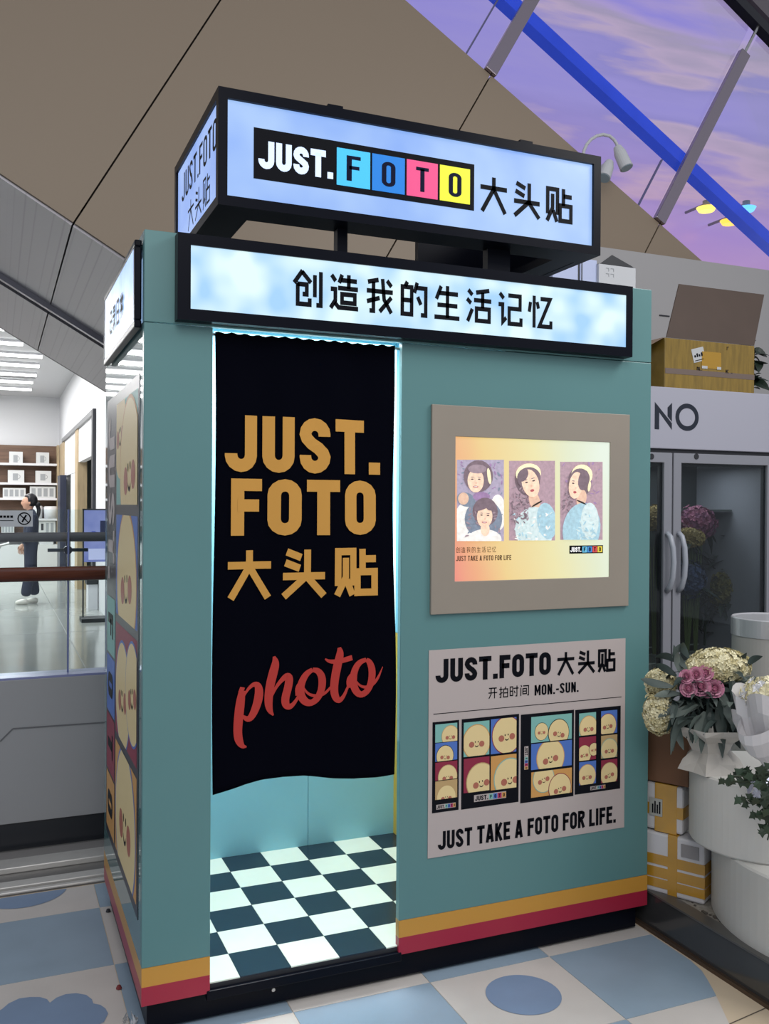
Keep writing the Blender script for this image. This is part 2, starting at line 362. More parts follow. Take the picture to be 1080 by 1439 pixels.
for i in range(-9, 4):
    for j in range(-1, 9):
        blue = (i + j) % 2 == 1
        g = .0012
        P = clip_poly([(XX(i) + g, YY(j) + g), (XX(i + 1) - g, YY(j) + g), (XX(i + 1) - g, YY(j - 1) - g), (XX(i) + g, YY(j - 1) - g)], BND)
        if len(P) < 3: continue
        mb = MB(); mb.poly([(x, y, .002) for x, y in P])
        for k in range(len(P)):
            a, b = P[k - 1], P[k]; mb.poly([(a[0], a[1], 0), (b[0], b[1], 0), (b[0], b[1], .002), (a[0], a[1], .002)])
        mb.build('floor_square', vb if blue else vw, fl)
        if not blue and i % 4 == 2:
            cx, cy = (XX(i) + XX(i + 1)) / 2 + .015, (YY(j) + YY(j - 1)) / 2 + .03
            Q = clip_poly(disc(cx, cy, .122, .122, 40), BND)
            if len(Q) > 2: MB().poly([(x, y, .0035) for x, y in Q]).build('floor_dot', vd, fl)
cl = []
for (x, y) in [(152, 1424), (148, 1417), (141, 1412), (131, 1410), (129, 1404), (121, 1398), (107, 1395.5), (92, 1397), (79, 1402), (70, 1409), (66, 1404), (56, 1401), (42, 1401), (27, 1403), (12, 1410), (4, 1417), (-6, 1424), (-14, 1436), (-8, 1450), (10, 1458), (60, 1460), (100, 1456), (126, 1446), (146, 1436)]:
    p = at_z(x, y, .0035); cl.append((p.x, p.y, .0035))
MB().poly(cl[::-1]).build('floor_cloud', vd, fl)
MB().poly([(x, y, .0035) for x, y in clip([(-.29 + .17 * math.cos(k * .157), 1.25 + .17 * math.sin(k * .157)) for k in range(40)], -1, 1, 0, 1.205)]).build('floor_dot', vd, fl)
# cream tile joints outside the vinyl
jm = mat('tile_joint', '5c5348', .8)
mb = MB()
for p, q in (((1072, 1418), (1020, 1441)),):
    a, b = at_z(*p, .0008), at_z(*q, .0008); d = (b - a); a = a - d * .3; b = b + d * 3; n = Vector((-d.y, d.x, 0)).normalized() * .0022
    a.z = b.z = .0008; mb.poly([a - n, b - n, b + n, a + n])
tag(mb.build('tile_joint', jm, fl))
# far floor of the shop across the way
tile_far = mat('polished_grey_floor', 'a6a9a5', .12, var=.05, scale=2, spec=.6)
fb = struct('floor_far', MB().box((-8, 1.9, -.06), (6, 22, 0)), tile_far)
mb = MB()
for y in (9.2, 11, 12.8, 14.6, 16.4, 18.2, 20): mb.box((-8, y, 0), (1.02, y + .012, .001))
for x in (-5, -3.2, -1.4, .4): mb.box((x, 2, 0), (x + .012, 21, .001))
mb.build('tile_joint', mat('far_joint', '858785', .5), fb)
# steel threshold strips between floor and parapet
th = struct('trim_1', MB().box((-6, 1.22, -.05), (1.85, 1.9, .004)), mat('worn_steel_base', '7c7a78', .35, metal=.3, var=.1, scale=4))
for y0, y1, z, mm in ((1.222, 1.245, .016, 'a'), (1.262, 1.325, .022, 'a'), (1.45, 1.56, .03, 'a'), (1.58, 1.70, .012, 'b')):
    m_ = mat('bright_steel_strip', 'dddbd6', .25, metal=.35, var=.08, scale=3) if mm == 'a' else mat('dull_steel_strip', 'a5a2a0', .4, metal=.3)
    MB().box((-6, y0, .004), (1.84, y1, z)).build('steel_strip', m_, th, bevel=.004)

# ================================================================== balustrade over the void
bal = thing('balustrade', (-.2, 1.74, 0), 'balustrade with grey solid base, glass top and brown wooden handrail left of the booth', 'railing')
pm = mat('grey_balustrade_panel', '9fa0a2', .4, var=.02, scale=2)
for i in range(-4, 2):
    x0 = -.585 + 1.2 * i; MB().box((x0 + .003, 1.72, .13), (x0 + 1.197, 1.86, .782)).build('base_panel', pm, bal, bevel=.003)
MB().box((-4.885, 1.735, .0), (2.3, 1.85, .13)).build('kick_plate', mat('black_kick_plate', '24272d', .35), bal)
mb = MB()   # raised line pressed in the panel face
for a, b in (((0, 1042), (18, 1024)), ((18, 1024), (148, 1015))):
    p, q = at_y(*a, 1.719), at_y(*b, 1.719); d = (q - p).normalized(); n = Vector((-d.z, 0, d.x)) * .003
    mb.obox(p - n, q - p, Vector((0, -.002, 0)), n * 2)
mb.build('pressed_line', mat('panel_line', '6a6b6e', .5), bal)
MB().box((-4.885, 1.72, .782), (2.3, 1.86, .792)).build('glass_channel', mat('lavender_channel', '8d92bd', .3, metal=.3), bal)
for i in range(-4, 2):
    x0 = -.085 + 1.2 * i
    MB().box((x0 + .004, 1.78, .79), (x0 + 1.196, 1.792, 1.556)).build('glass_panel', clearglass, bal)
    MB().box((x0 - .004, 1.777, .79), (x0 + .004, 1.795, 1.556)).build('joint_strip', mat('blue_glass_edge', '6c78a8', .2, spec=.8), bal)
    mb = MB().cyl((x0, 1.82, 1.365), (x0, 1.79, 1.365), .02, n=12); mb.box((x0 - .09, 1.795, 1.357), (x0 + .09, 1.81, 1.373)); mb.cyl((x0, 1.81, 1.36), (x0, 1.83, 1.42), .008)
    mb.build('rail_bracket', mat('dark_bracket', '4a4c55', .3, metal=.8), bal, smooth=False)
MB().cyl((-4.9, 1.84, 1.425), (2.3, 1.84, 1.425), .022, n=16).build('grey_rail', mat('grey_rail_metal', '80767a', .35, metal=.15), bal, smooth=True)
MB().cyl((-4.9, 1.69, 1.262), (2.3, 1.69, 1.262), .033, n=24).build('handrail', wood_rail, bal, smooth=True)
mb = MB()
for i in range(-4, 2): x0 = -.085 + 1.2 * i + .5; mb.cyl((x0, 1.70, 1.235), (x0, 1.79, 1.18), .008, n=8)
mb.build('handrail_bracket', steel, bal)
# sticker on the glass
st = thing('warning_sticker', (-.32, 1.775, 1.48), 'white no-climbing sticker with two black prohibition rings on the glass', 'sticker')
p0, p1 = at_y(46, 740, 1.777), at_y(46, 717.5, 1.777)
zs0, zs1, xs1 = p0.z, p1.z, p0.x; H = zs1 - zs0; xs0 = xs1 - H * 3.0
MB().box((xs0, 1.776, zs0), (xs1, 1.779, zs1)).build('plate', mat('sticker_white', 'c8ccd0', .5), st)
mb = MB(); fy = lambda a, b: (a, 1.7745, b)
for cx in (xs0 + H * .55, xs1 - H * .5):
    cz = (zs0 + zs1) / 2; ribbon(mb, disc(cx, cz, H * .36, H * .36, 20), 1, H * .07, fy)
    ribbon(mb, [(cx - H * .25, cz + H * .25), (cx + H * .25, cz - H * .25)], 0, H * .06, fy)
    ribbon(mb, [(cx - H * .12, cz - H * .22), (cx, cz + .02 * H), (cx + H * .12, cz + H * .22)], 0, H * .1, fy)
    ribbon(mb, [(cx - H * .12, cz + .1 * H), (cx + H * .12, cz - .08 * H)], 0, H * .06, fy)
for i in range(4):
    a = xs0 + H * (1.1 + .2 * i); ribbon(mb, [(a, zs0 + H * .62), (a + H * .15, zs0 + H * .62)], 0, H * .14, fy)
ribbon(mb, [(xs0 + H * 1.1, zs0 + H * .38), (xs0 + H * 1.88, zs0 + H * .38)], 0, H * .04, fy)
mb.build('pictograms', blackp, st)

# ================================================================== far shop
SX = 1.03
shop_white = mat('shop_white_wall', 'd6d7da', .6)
struct('wall_back', MB().box((-8, 20.92, 0), (SX + .3, 21.1, 4.2)), shop_white)
struct('ceiling', MB().box((-8, 7.4, 4.16), (SX + 2, 21, 4.3)), mat('shop_ceiling', 'c4c5c8', .7))
# right wall with two openings: y 10.72..12.3 solid, 12.3..15.2 doorway, 15.2.. panels
mb = MB()
mb.box((SX, 9.4, 0), (SX + .12, 12.05, 4.16)); mb.box((SX, 12.05, 3.02), (SX + .12, 20.92, 4.16))
mb.box((SX, 15.3, 0), (SX + .12, 17.2, 3.02)); mb.box((SX, 18.6, 0), (SX + .12, 20.92, 3.02))
struct('wall_right', mb, shop_white)
struct('wall_left', MB().box((-8.1, 7.4, 0), (-8, 21, 4.3)), shop_white)
# room seen through the openings
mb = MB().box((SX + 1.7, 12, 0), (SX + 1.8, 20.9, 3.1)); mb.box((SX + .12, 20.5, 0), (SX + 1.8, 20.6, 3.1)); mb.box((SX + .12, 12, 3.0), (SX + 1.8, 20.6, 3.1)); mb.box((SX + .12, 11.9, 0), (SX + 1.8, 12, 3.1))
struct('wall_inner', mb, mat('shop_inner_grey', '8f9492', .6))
# timber and steel frames round the openings
frm = struct('door_1', MB().box((SX - .05, 12.05, 0), (SX + .13, 12.28, 3.06)), mat('dark_door_steel', '34363c', .4))
MB().box((SX - .05, 12.28, 2.98), (SX + .13, 19.3, 3.06)).build('lintel', mat('grey_lintel', '77787a', .4), frm)
oak = mat('pale_oak', 'b09c7c', .5, var=.12, scale=3, stretch=(8, 8, 1))
for y0, y1 in ((15.15, 15.75), (18.9, 20.3)): MB().box((SX - .03, y0, 0), (SX + .14, y1, 2.98)).build('oak_post', oak, frm)
MB().box((SX - .01, 12.3, 2.36), (SX + .1, 15.15, 2.98)).build('white_transom', white, frm)
MB().box((SX - .01, 15.8, 2.2), (SX + .1, 18.9, 2.98)).build('white_transom', white, frm)
MB().box((SX - .02, 13.2, 2.62), (SX - .01, 14.2, 2.78)).build('lit_sign', mat('lit_sign_white', 'ffffff', .4, emit=1.6, ecol='fff6e0'), frm)
tag(MB().box((SX - .16, 18.0, 0), (SX - .03, 18.9, 2.2)).build('display_pillar', mat('navy_pillar', '2e3346', .35)), 'slim navy display pillar beside the oak post in the far shop', 'pillar')
clk = thing('wall_clock', (SX + 1.68, 14.3, 1.75), 'round white wall clock in the grey doorway of the far shop', 'clock')
p = at_x(122, 686, SX + 1.69)
MB().cyl((SX + 1.70, p.y, p.z), (SX + 1.64, p.y, p.z), .16, n=28).build('case', white, clk)
MB().cyl((SX + 1.64, p.y, p.z), (SX + 1.63, p.y, p.z), .12, n=28).build('dial', mat('clock_dial', 'b8bcbe', .4), clk)
# linear lamps
tube_m = mat('white_led_tube', 'ffffff', .4, emit=5.5)
xe = [-.008, .33, .331, .333, .309, .325]; ye = [12.85, 14.07, 15.23, 16.55, 17.72, 19.0]
for k, (x1, y) in enumerate([(-.3, 9.2), (-.2, 10.4), (-.1, 11.6)] + list(zip(xe, ye))):
    t_ = thing('linear_lamp', (x1 - 2, y, 4.1), ('thin white ceiling lamp hidden above the soffit', 'thin white ceiling lamp just behind the soffit edge', 'thin white ceiling lamp, third behind the soffit edge', 'topmost visible thin white ceiling lamp in the far shop', 'second thin white ceiling lamp from the top in the far shop', 'third thin white ceiling lamp from the top in the far shop', 'fourth thin white ceiling lamp from the top in the far shop', 'fifth thin white ceiling lamp from the top in the far shop', 'lowest thin white ceiling lamp in the far shop')[k], 'lamp', 'linear ceiling lamps in the far shop')
    MB().box((x1 - 4.5, y - .04, 4.08), (x1, y + .04, 4.12)).build('led_tube', tube_m, t_)
    MB().box((x1 - 4.5, y - .05, 4.12), (x1 + .01, y + .05, 4.158)).build('housing', white, t_)
    l = area('tube_light', (x1 - 2.25, y, 4.075), (x1 - 2.25, y, 0), 4.4, 78, (1, .99, .98), .07); l.parent = t_; l.location = Vector((x1 - 2.25, y, 4.075)) - wloc(t_)
for k, (px, py) in enumerate(((57, 508), (50, 535))):
    p = at_z(px, py, 4.06); tag(MB().box((p.x - 2, p.y - .03, 4.1), (p.x, p.y + .03, 4.16)).build('ceiling_track', grey), ('upper grey ceiling track between the white linear lamps', 'lower grey ceiling track between the white linear lamps')[k], 'track', 'ceiling tracks')
# shelving
sh = thing('display_shelving', (-1.2, 20.7, 0), 'dark wood back wall shelving with white shelves of boxed goods', 'shelf')
wd = mat('walnut_back_board', '6b5140', .5, var=.25, scale=2, stretch=(1, 1, 9))
MB().box((-5, 20.86, .75), (.95, 20.9, 2.98)).build('back_board', wd, sh)
MB().box((.95, 20.4, 0), (1.0, 20.9, 2.98)).build('side_board', oak, sh)
for z in (2.52, 2.06, 1.70, 1.215, .81): MB().box((-5, 20.45, z - .03), (.95, 20.86, z + .02)).build('shelf_board', white, sh)
MB().box((-5, 20.3, 0), (1.0, 20.86, .62)).build('base_cabinet', mat('cabinet_white', 'd9dadb', .5), sh)
cup = mat('pale_box_card', 'cfd1d2', .6); pic = mat('box_picture', '9a9ea2', .6)
def sbox(px0, px1, py0, py1, shape, label):
    y = 20.5; a = at_y(px0, py1, y); b = at_y(px1, py0, y)
    t_ = thing('product_box', ((a.x + b.x) / 2, y, a.z), label, 'box', 'boxed goods on the far shelves')
    MB().box((a.x, y, a.z), (b.x, y + .22, b.z)).build('carton', cup, t_)
    mb = MB(); W = b.x - a.x; Hh = b.z - a.z
    if shape == 'mug':
        mb.box((a.x + W * .3, y - .004, a.z + Hh * .2), (a.x + W * .62, y, a.z + Hh * .75)); ribbon(mb, arc(a.x + W * .62, a.z + Hh * .5, W * .13, Hh * .16, 90, -90), 0, W * .04, lambda u, v: (u, y - .004, v))
    elif shape == 'row':
        for i in range(4): mb.box((a.x + W * (.06 + .235 * i), y - .004, a.z + Hh * .15), (a.x + W * (.22 + .235 * i), y, a.z + Hh * .85))
    elif shape == 'dark':
        for i in range(2): mb.box((a.x + W * (.06 + .235 * i), y - .004, a.z + Hh * .3), (a.x + W * (.18 + .235 * i), y, a.z + Hh * .8), 1)
        for i in range(2, 4): mb.box((a.x + W * (.06 + .235 * i), y - .004, a.z + Hh * .15), (a.x + W * (.2 + .235 * i), y, a.z + Hh * .85))
    mb.build('box_print', [pic, dark], t_)
for a in ((13, 32, 635, 653.5, 'mug', 'white mug box, left one on the topmost far shelf'), (51, 69, 636, 653.5, 'mug', 'white mug box, right one on the topmost far shelf'),
          (11, 34, 661, 678.5, 'mug', 'wide white box, left one on the second far shelf'), (50, 72, 662, 678.5, 'mug', 'wide white box, right one on the second far shelf'),
          (4, 36, 686, 699.5, 'row', 'white box printed with a row of cups above the woman'), (42, 78, 684, 700, 'row', 'white box printed with four jars on the third far shelf'),
          (2, 20, 737, 750, 'row', 'white box behind the woman on the fifth far shelf'), (49, 78, 732, 751, 'dark', 'white box with two dark jars printed on it, right of the woman'), (55, 75, 761, 775, 'mug', 'low white box standing on the white base cabinet')): sbox(*a)
def bowlthing(px, py, r, h, label):
    p = at_y(px, py, 20.6); tag(MB().lathe((p.x, 20.6, 1.237), [(0, 0), (r * .9, 0), (r, h), (r * .8, h + .02), (0, h + .02)], 20).build('white_jar', white, smooth=True), label, 'jar')
bowlthing(53, 726, .11, .28, 'slim white jar beside the woman on the far shelf'); bowlthing(71.5, 726, .17, .27, 'wide white pot at the right end of the far shelf'); bowlthing(12, 726, .2, .12, 'low white bowl behind the head of the woman')
# kiosk
ki = thing('display_kiosk', (.83, 10.2, 0), 'black framed floor kiosk with purple lit screen left of the booth', 'kiosk')
MB().box((.683, 10.2, .06), (.70, 10.26, 1.52)).build('frame', dark, ki); MB().box((.68, 10.2, 1.50), (1.15, 10.26, 1.52)).build('frame', dark, ki)
MB().box((1.13, 10.2, .06), (1.15, 10.26, 1.52)).build('frame', dark, ki); MB().box((.66, 10.05, 0), (1.17, 10.4, .05)).build('base', dark, ki)
MB().box((.70, 10.22, .80), (1.13, 10.25, 1.5)).build('screen', lit('purple_screen', '6f7cc8', 'a9aee6', .75, 2), ki)
mb = MB(); mb.box((.80, 10.21, 1.1), (.85, 10.22, 1.22)); mb.box((.91, 10.21, 1.12), (1.0, 10.22, 1.36), 1); mb.box((.76, 10.21, .83), (1.02, 10.22, .98), 2)
mb.build('screen_picture', [mat('kp1', '5560a8', .5, emit=.3), mat('kp2', '34385e', .5), mat('kp3', 'b8bce0', .5, emit=.5)], ki)
wb = thing('display_plinth', (1.0, 11.2, 0), 'white display plinth with a dark scale behind the kiosk', 'plinth')
MB().box((.88, 11.6, 0), (1.02, 11.9, .38)).build('column', white, wb); MB().box((.86, 11.58, .38), (1.02, 11.92, .46)).build('top', dark, wb)

# ------------------------------------------------------------------ woman walking in the far shop
def skin_obj(name, verts, edges, radii, m, parent, sub=2, root=0):
    me = bpy.data.meshes.new(name); off = wloc(parent)
    me.from_pydata([tuple(Vector(v) - off) for v in verts], edges, []); me.materials.append(m)
    o = bpy.data.objects.new(name, me); COL.objects.link(o); o.parent = parent
    s = o.modifiers.new('skin', 'SKIN'); s.use_smooth_shade = True
    for i, r in enumerate(radii):
        d = me.skin_vertices[0].data[i]; d.radius = (r, r) if not isinstance(r, tuple) else r; d.use_root = (i == root)
    o.modifiers.new('sub', 'SUBSURF').levels = sub; o.modifiers['sub'].render_levels = sub
    return o
pc = at_z(41, 849, 0); PX, PY = pc.x, pc.y
wm = thing('person', (PX, PY, 0), 'woman in navy jacket and trousers with dark tied hair, facing left beyond the railing', 'person')
navy = mat('navy_cloth', '20263c', .8); skin = mat('skin', 'c89a82', .5); hair = mat('black_hair', '14121a', .4)
def W(x, y, z): return (PX + x, PY + y, z)
# body: clothed trunk and limbs as one surface; faces -x
V = [W(.02, 0, .95), W(.02, 0, 1.12), W(.03, 0, 1.30), W(.03, 0, 1.42), W(.01, 0, 1.50),
     W(.03, -.17, 1.40), W(.0, -.21, 1.14), W(-.10, -.20, .96),
     W(.03, .17, 1.40), W(.04, .21, 1.14), W(-.04, .20, .93),
     W(.02, -.09, .90), W(.0, -.10, .50), W(-.06, -.10, .12),
     W(.02, .09, .90), W(.04, .10, .50), W(.09, .10, .12)]
E = [(0, 1), (1, 2), (2, 3), (3, 4), (3, 5), (5, 6), (6, 7), (3, 8), (8, 9), (9, 10), (0, 11), (11, 12), (12, 13), (0, 14), (14, 15), (15, 16)]
Rr = [(.14, .17), (.12, .14), (.13, .17), (.10, .13), .055, .075, .06, .045, .075, .06, .045, .11, .085, .085, .11, .085, .085]
skin_obj('body', V, E, Rr, navy, wm)
skin_obj('neck', [W(.01, 0, 1.46), W(-.01, 0, 1.56)], [(0, 1)], [.05, .05], skin, wm, 1)
# head in profile with nose and chin
bm = bmesh.new(); bmesh.ops.create_uvsphere(bm, u_segments=24, v_segments=16, radius=1)
for v in bm.verts:
    x, y, z = v.co
    if x < 0 and abs(y) < .3:
        if -.25 < z < .15: x -= .18 * (1 - abs(z + .1) / .3) if abs(z + .1) < .3 else 0
        if -.85 < z < -.6: x -= .08
    if z < -.3: y *= .8; x *= .92 if x > 0 else 1
    v.co = (x * .098, y * .075, z * .118)
me = bpy.data.meshes.new('head'); bm.to_mesh(me); bm.free(); me.materials.append(skin)
me.polygons.foreach_set('use_smooth', [True] * len(me.polygons))
hd = bpy.data.objects.new('head', me); COL.objects.link(hd); hd.parent = wm; hd.location = (-.015, 0, 1.60)
mb = MB()
for s in (-1, 1):
    mb.lathe((PX - .095, PY + s * .032, 1.605), [(0, -.007), (.009, 0), (0, .007)], 10, 0); mb.box((PX - .108, PY + s * .02, 1.622), (PX - .09, PY + s * .045, 1.628), 0)
mb.box((PX - .108, PY - .02, 1.545), (PX - .095, PY + .02, 1.552), 1)
mb.build('face_features', [hair, mat('lips', '9a5048', .5)], wm)
mb = MB()
for s in (-1, 1): mb.lathe((PX - .0, PY + s * .076, 1.595), [(0, -.03), (.014, -.015), (.016, .01), (0, .03)], 10)
mb.build('ear', skin, wm, smooth=True)
bm = bmesh.new(); bmesh.ops.create_uvsphere(bm, u_segments=24, v_segments=16, radius=1)
for v in bm.verts:
    x, y, z = v.co; k = 1.0
    if x < -.35 and z < .45: k = .8
    v.co = (.018 + x * .108 * k, y * .088 * k, .03 + z * .112)
bmesh.ops.create_uvsphere(bm, u_segments=12, v_segments=8, radius=.045, matrix=Matrix.Translation((.125, 0, -.04)))
me = bpy.data.meshes.new('hair'); bm.to_mesh(me); bm.free(); me.materials.append(hair)
me.polygons.foreach_set('use_smooth', [True] * len(me.polygons))
hr = bpy.data.objects.new('hair', me); COL.objects.link(hr); hr.parent = wm; hr.location = (-.005, 0, 1.61)
skin_obj('ponytail', [W(.10, 0, 1.58), W(.14, 0, 1.50), W(.13, 0, 1.40), W(.12, 0, 1.34)], [(0, 1), (1, 2), (2, 3)], [.03, .035, .028, .012], hair, wm, 1)
for (hx, hy, hz) in ((-.10, -.20, .96), (-.04, .20, .93)):
    vs = [W(hx, hy, hz), W(hx - .03, hy, hz - .05)]; es = [(0, 1)]; rs = [.024, .028]
    for k, (dx, ln) in enumerate(((-.03, .06), (-.012, .075), (.004, .08), (.02, .068))):
        a = len(vs); vs += [W(hx - .03 + dx, hy, hz - .09), W(hx - .035 + dx * 1.1, hy + .008, hz - .09 - ln * .5), W(hx - .03 + dx * 1.1, hy + .02, hz - .09 - ln)]
        es += [(1, a), (a, a + 1), (a + 1, a + 2)]; rs += [.009, .008, .006]
    a = len(vs); vs += [W(hx - .06, hy + .01, hz - .05), W(hx - .075, hy + .02, hz - .09)]; es += [(1, a), (a, a + 1)]; rs += [.01, .008]
    skin_obj('hand', vs, es, rs, skin, wm, 1)
shoe = mat('white_shoe', 'd8d4cc', .5)
for fx, fy_ in ((-.06, -.10), (.09, .10)):
    skin_obj('shoe', [W(fx + .05, fy_, .045), W(fx - .05, fy_, .05), W(fx - .15, fy_, .035)], [(0, 1), (1, 2)], [.045, .05, .03], shoe, wm, 1)
tag(MB().box((PX - .55, PY - .5, 0), (PX - .50, PY - .45, .78)).tube([(PX - .52, PY - .47, .78), (PX - .42, PY - .47, .95), (PX - .3, PY - .45, .98)], .02).build('steel_stand', steel), 'thin steel stand at the left edge in front of the woman', 'stand')

# ================================================================== escalator (upper left to right)
YE = 2.6; dv = Vector((.866, 0, -.5)); nv = Vector((.5, 0, .866))
esc = thing('escalator', (2, YE, 2.9), 'beige clad escalator with glass sides passing above the photo booth', 'escalator')
clad = mat('beige_cladding', '8f7f6c', .5, var=.01, scale=1); perf = bpy.data.materials.new('perforated_metal'); perf.use_nodes = True
nt = perf.node_tree; b = nt.nodes['Principled BSDF']; b.inputs['Metallic'].default_value = .55; b.inputs['Roughness'].default_value = .38
tc = nt.nodes.new('ShaderNodeTexCoord'); mp = nt.nodes.new('ShaderNodeMapping'); mp.inputs['Rotation'].default_value = (0, R_(30), 0)
vo = nt.nodes.new('ShaderNodeTexVoronoi'); vo.inputs['Scale'].default_value = 40; vo.inputs['Randomness'].default_value = 0
mp.inputs['Scale'].default_value = (1, 1, 0.0)
nt.links.new(tc.outputs['Object'], mp.inputs[0]); nt.links.new(mp.outputs[0], vo.inputs['Vector'])
rr = nt.nodes.new('ShaderNodeValToRGB'); rr.color_ramp.elements[0].position = .18; rr.color_ramp.elements[1].position = .24
rr.color_ramp.elements[0].color = lin('66646a'); rr.color_ramp.elements[1].color = lin('908e94')
nt.links.new(vo.outputs['Distance'], rr.inputs[0]); nt.links.new(rr.outputs[0], b.inputs['Base Color'])
def E3(s, n, y): p = dv * s + nv * n; return Vector((p.x, y, p.z))
for k in range(-4, 4):
    s0 = -1.573 + 1.618 * k; g = .005
    MB().obox(E3(s0 + g, 2.715, YE), dv * (1.618 - 2 * g), Vector((0, .06, 0)), nv * (5.156 - 2.715)).build('cladding_panel', clad, esc)
    MB().obox(E3(s0 + g, 2.70, YE + .02), dv * (1.618 - 2 * g), Vector((0, 4.80 - YE - .02, 0)), nv * .04).build('soffit_panel', perf, esc)
    MB().obox(E3(s0 + g, 2.70, 5.18), dv * (1.618 - 2 * g), Vector((0, 7.1 - 5.18, 0)), nv * .04).build('soffit_panel', perf, esc)
MB().obox(E3(-8.06, 2.80, YE + .03), dv * 12.9, Vector((0, 4.4, 0)), nv * .06).build('soffit_core', mat('slot_black', '0c0c10', .6), esc)
MB().obox(E3(-8.06, 2.74, YE + .03), dv * 12.9, Vector((0, .03, 0)), nv * 2.4).build('cladding_core', mat('seam_dark', '2a241e', .8), esc)
MB().obox(E3(-8.06, 2.70, 7.1), dv * 12.9, Vector((0, .06, 0)), nv * .12).build('edge_trim', dark, esc)
MB().obox(E3(-8.06, 2.66, 4.80), dv * 12.9, Vector((0, .06, 0)), nv * .06).build('edge_trim', mat('slot_trim', '8a8a92', .3, metal=.8), esc)
bar = mat('mullion_steel', '9a8f98', .22, metal=.85)
for s, top in ((.03, 6.74), (1.645, 6.74)):
    MB().obox(E3(s - .045, 5.16, YE - .03), dv * .09, Vector((0, .05, 0)), nv * (top - 5.16)).build('mullion', bar, esc, bevel=.006)
    MB().cyl(E3(s, top - .02, YE - .005), E3(s, 7.06, YE - .005), .012, n=8).build('mullion_rod', steel, esc)
    MB().obox(E3(s - .20, 5.156, YE + .005), dv * .009, Vector((0, .02, 0)), nv * (.9 if s < 1 else .42)).build('thin_rod', mat('thin_dark_rod', '5a5a80', .3), esc)
for s0, s1 in ((-6, -.02), (.08, 1.595), (1.695, 4.6)):
    MB().obox(E3(s0, 5.15, YE + .02), dv * (s1 - s0), Vector((0, .012, 0)), nv * 1.88).build('glass_panel', glass('escalator_glass', 'fbfaff', .0, .25), esc)
MB().obox(E3(-6, 7.0, YE - .03), dv * 11, Vector((0, .08, 0)), nv * .07).build('handrail', mat('black_rubber', '1a1a22', .4), esc)
MB().obox(E3(-6, 7.12, YE - .02), dv * 11, Vector((0, .05, 0)), nv * .5).build('upper_panel', mat('upper_grey', '6c6468', .4), esc)
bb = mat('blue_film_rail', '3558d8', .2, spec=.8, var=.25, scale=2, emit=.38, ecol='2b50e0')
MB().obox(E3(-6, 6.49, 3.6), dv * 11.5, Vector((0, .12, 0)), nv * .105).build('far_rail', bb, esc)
# sky-picture LED screen behind the escalator
m = bpy.data.materials.new('sky_screen'); m.use_nodes = True; nt = m.node_tree; b = nt.nodes['Principled BSDF']
b.inputs['Base Color'].default_value = (.04, .04, .05, 1); b.inputs['Roughness'].default_value = .3
tc = nt.nodes.new('ShaderNodeTexCoord'); mp = nt.nodes.new('ShaderNodeMapping'); mp.inputs['Rotation'].default_value = (0, R_(14), 0); mp.inputs['Scale'].default_value = (.07, .1, .42)
n1 = nt.nodes.new('ShaderNodeTexNoise'); n1.inputs['Scale'].default_value = 1.6; n1.inputs['Detail'].default_value = 7; n1.inputs['Distortion'].default_value = .15
nt.links.new(tc.outputs['Object'], mp.inputs[0]); nt.links.new(mp.outputs[0], n1.inputs['Vector'])
cr = nt.nodes.new('ShaderNodeValToRGB'); els = cr.color_ramp.elements
els[0].position = .30; els[0].color = lin('8680cf'); els[1].position = .72; els[1].color = lin('a39cd8')
for pos, c in ((.42, '968ecc'), (.47, '8c86c4'), (.50, 'b6a4bc'), (.54, 'a096ae'), (.58, 'a898c8'), (.64, '8780d2')):
    e = els.new(pos); e.color = lin(c)
nt.links.new(n1.outputs['Fac'], cr.inputs[0])
sx = nt.nodes.new('ShaderNodeSeparateXYZ'); nt.links.new(tc.outputs['Object'], sx.inputs[0])
ml = nt.nodes.new('ShaderNodeMath'); ml.operation = 'MULTIPLY_ADD'; ml.inputs[1].default_value = -.24; ml.inputs[2].default_value = 1.66; ml.use_clamp = True
nt.links.new(sx.outputs['Z'], ml.inputs[0])
mx = nt.nodes.new('ShaderNodeMixRGB'); mx.inputs[2].default_value = lin('c88cb0'); nt.links.new(ml.outputs[0], mx.inputs[0]); nt.links.new(cr.outputs[0], mx.inputs[1])
nt.links.new(mx.outputs[0], b.inputs['Emission Color']); b.inputs['Emission Strength'].default_value = .98
scr = struct('wall_screen', MB().box((1.5, 7.3, 3.7), (22, 7.4, 12)), m, origin=(0, 7.3, 0))
for (px, py, c, lab) in ((992, 295, 'ffe060', 'small yellow spotlight glowing below the sky screen, leftmost'), (1048, 295, '60b8ff', 'small blue spotlight glowing below the sky screen'), (1025, 313, 'ffc040', 'small amber spotlight glowing below the sky screen, lowest')):
    p = at_y(px, py, 6.9); t_ = thing('coloured_spotlight', p, lab, 'lamp')  # glowing discs on made-up mounts stand in for reflections of coloured lamps
    MB().lathe(p, [(0, -.02), (.10, -.02), (.13, .03), (0, .03)], 20).build('lens', mat('lens_' + c, c, .3, emit=1.6), t_)
    MB().cyl((p.x, p.y, p.z + .03), (p.x, p.y, p.z + .12), .05, n=12).build('housing', grey, t_)
    MB().cyl((p.x, p.y, p.z + .08), (p.x, 7.31, p.z + .08), .02, n=8).build('arm', grey, t_)

struct('wall_beyond', MB().box((1.16, 7.3, -.05), (22, 7.42, 3.7)), mat('wall_beyond_grey', '8a8886', .8))
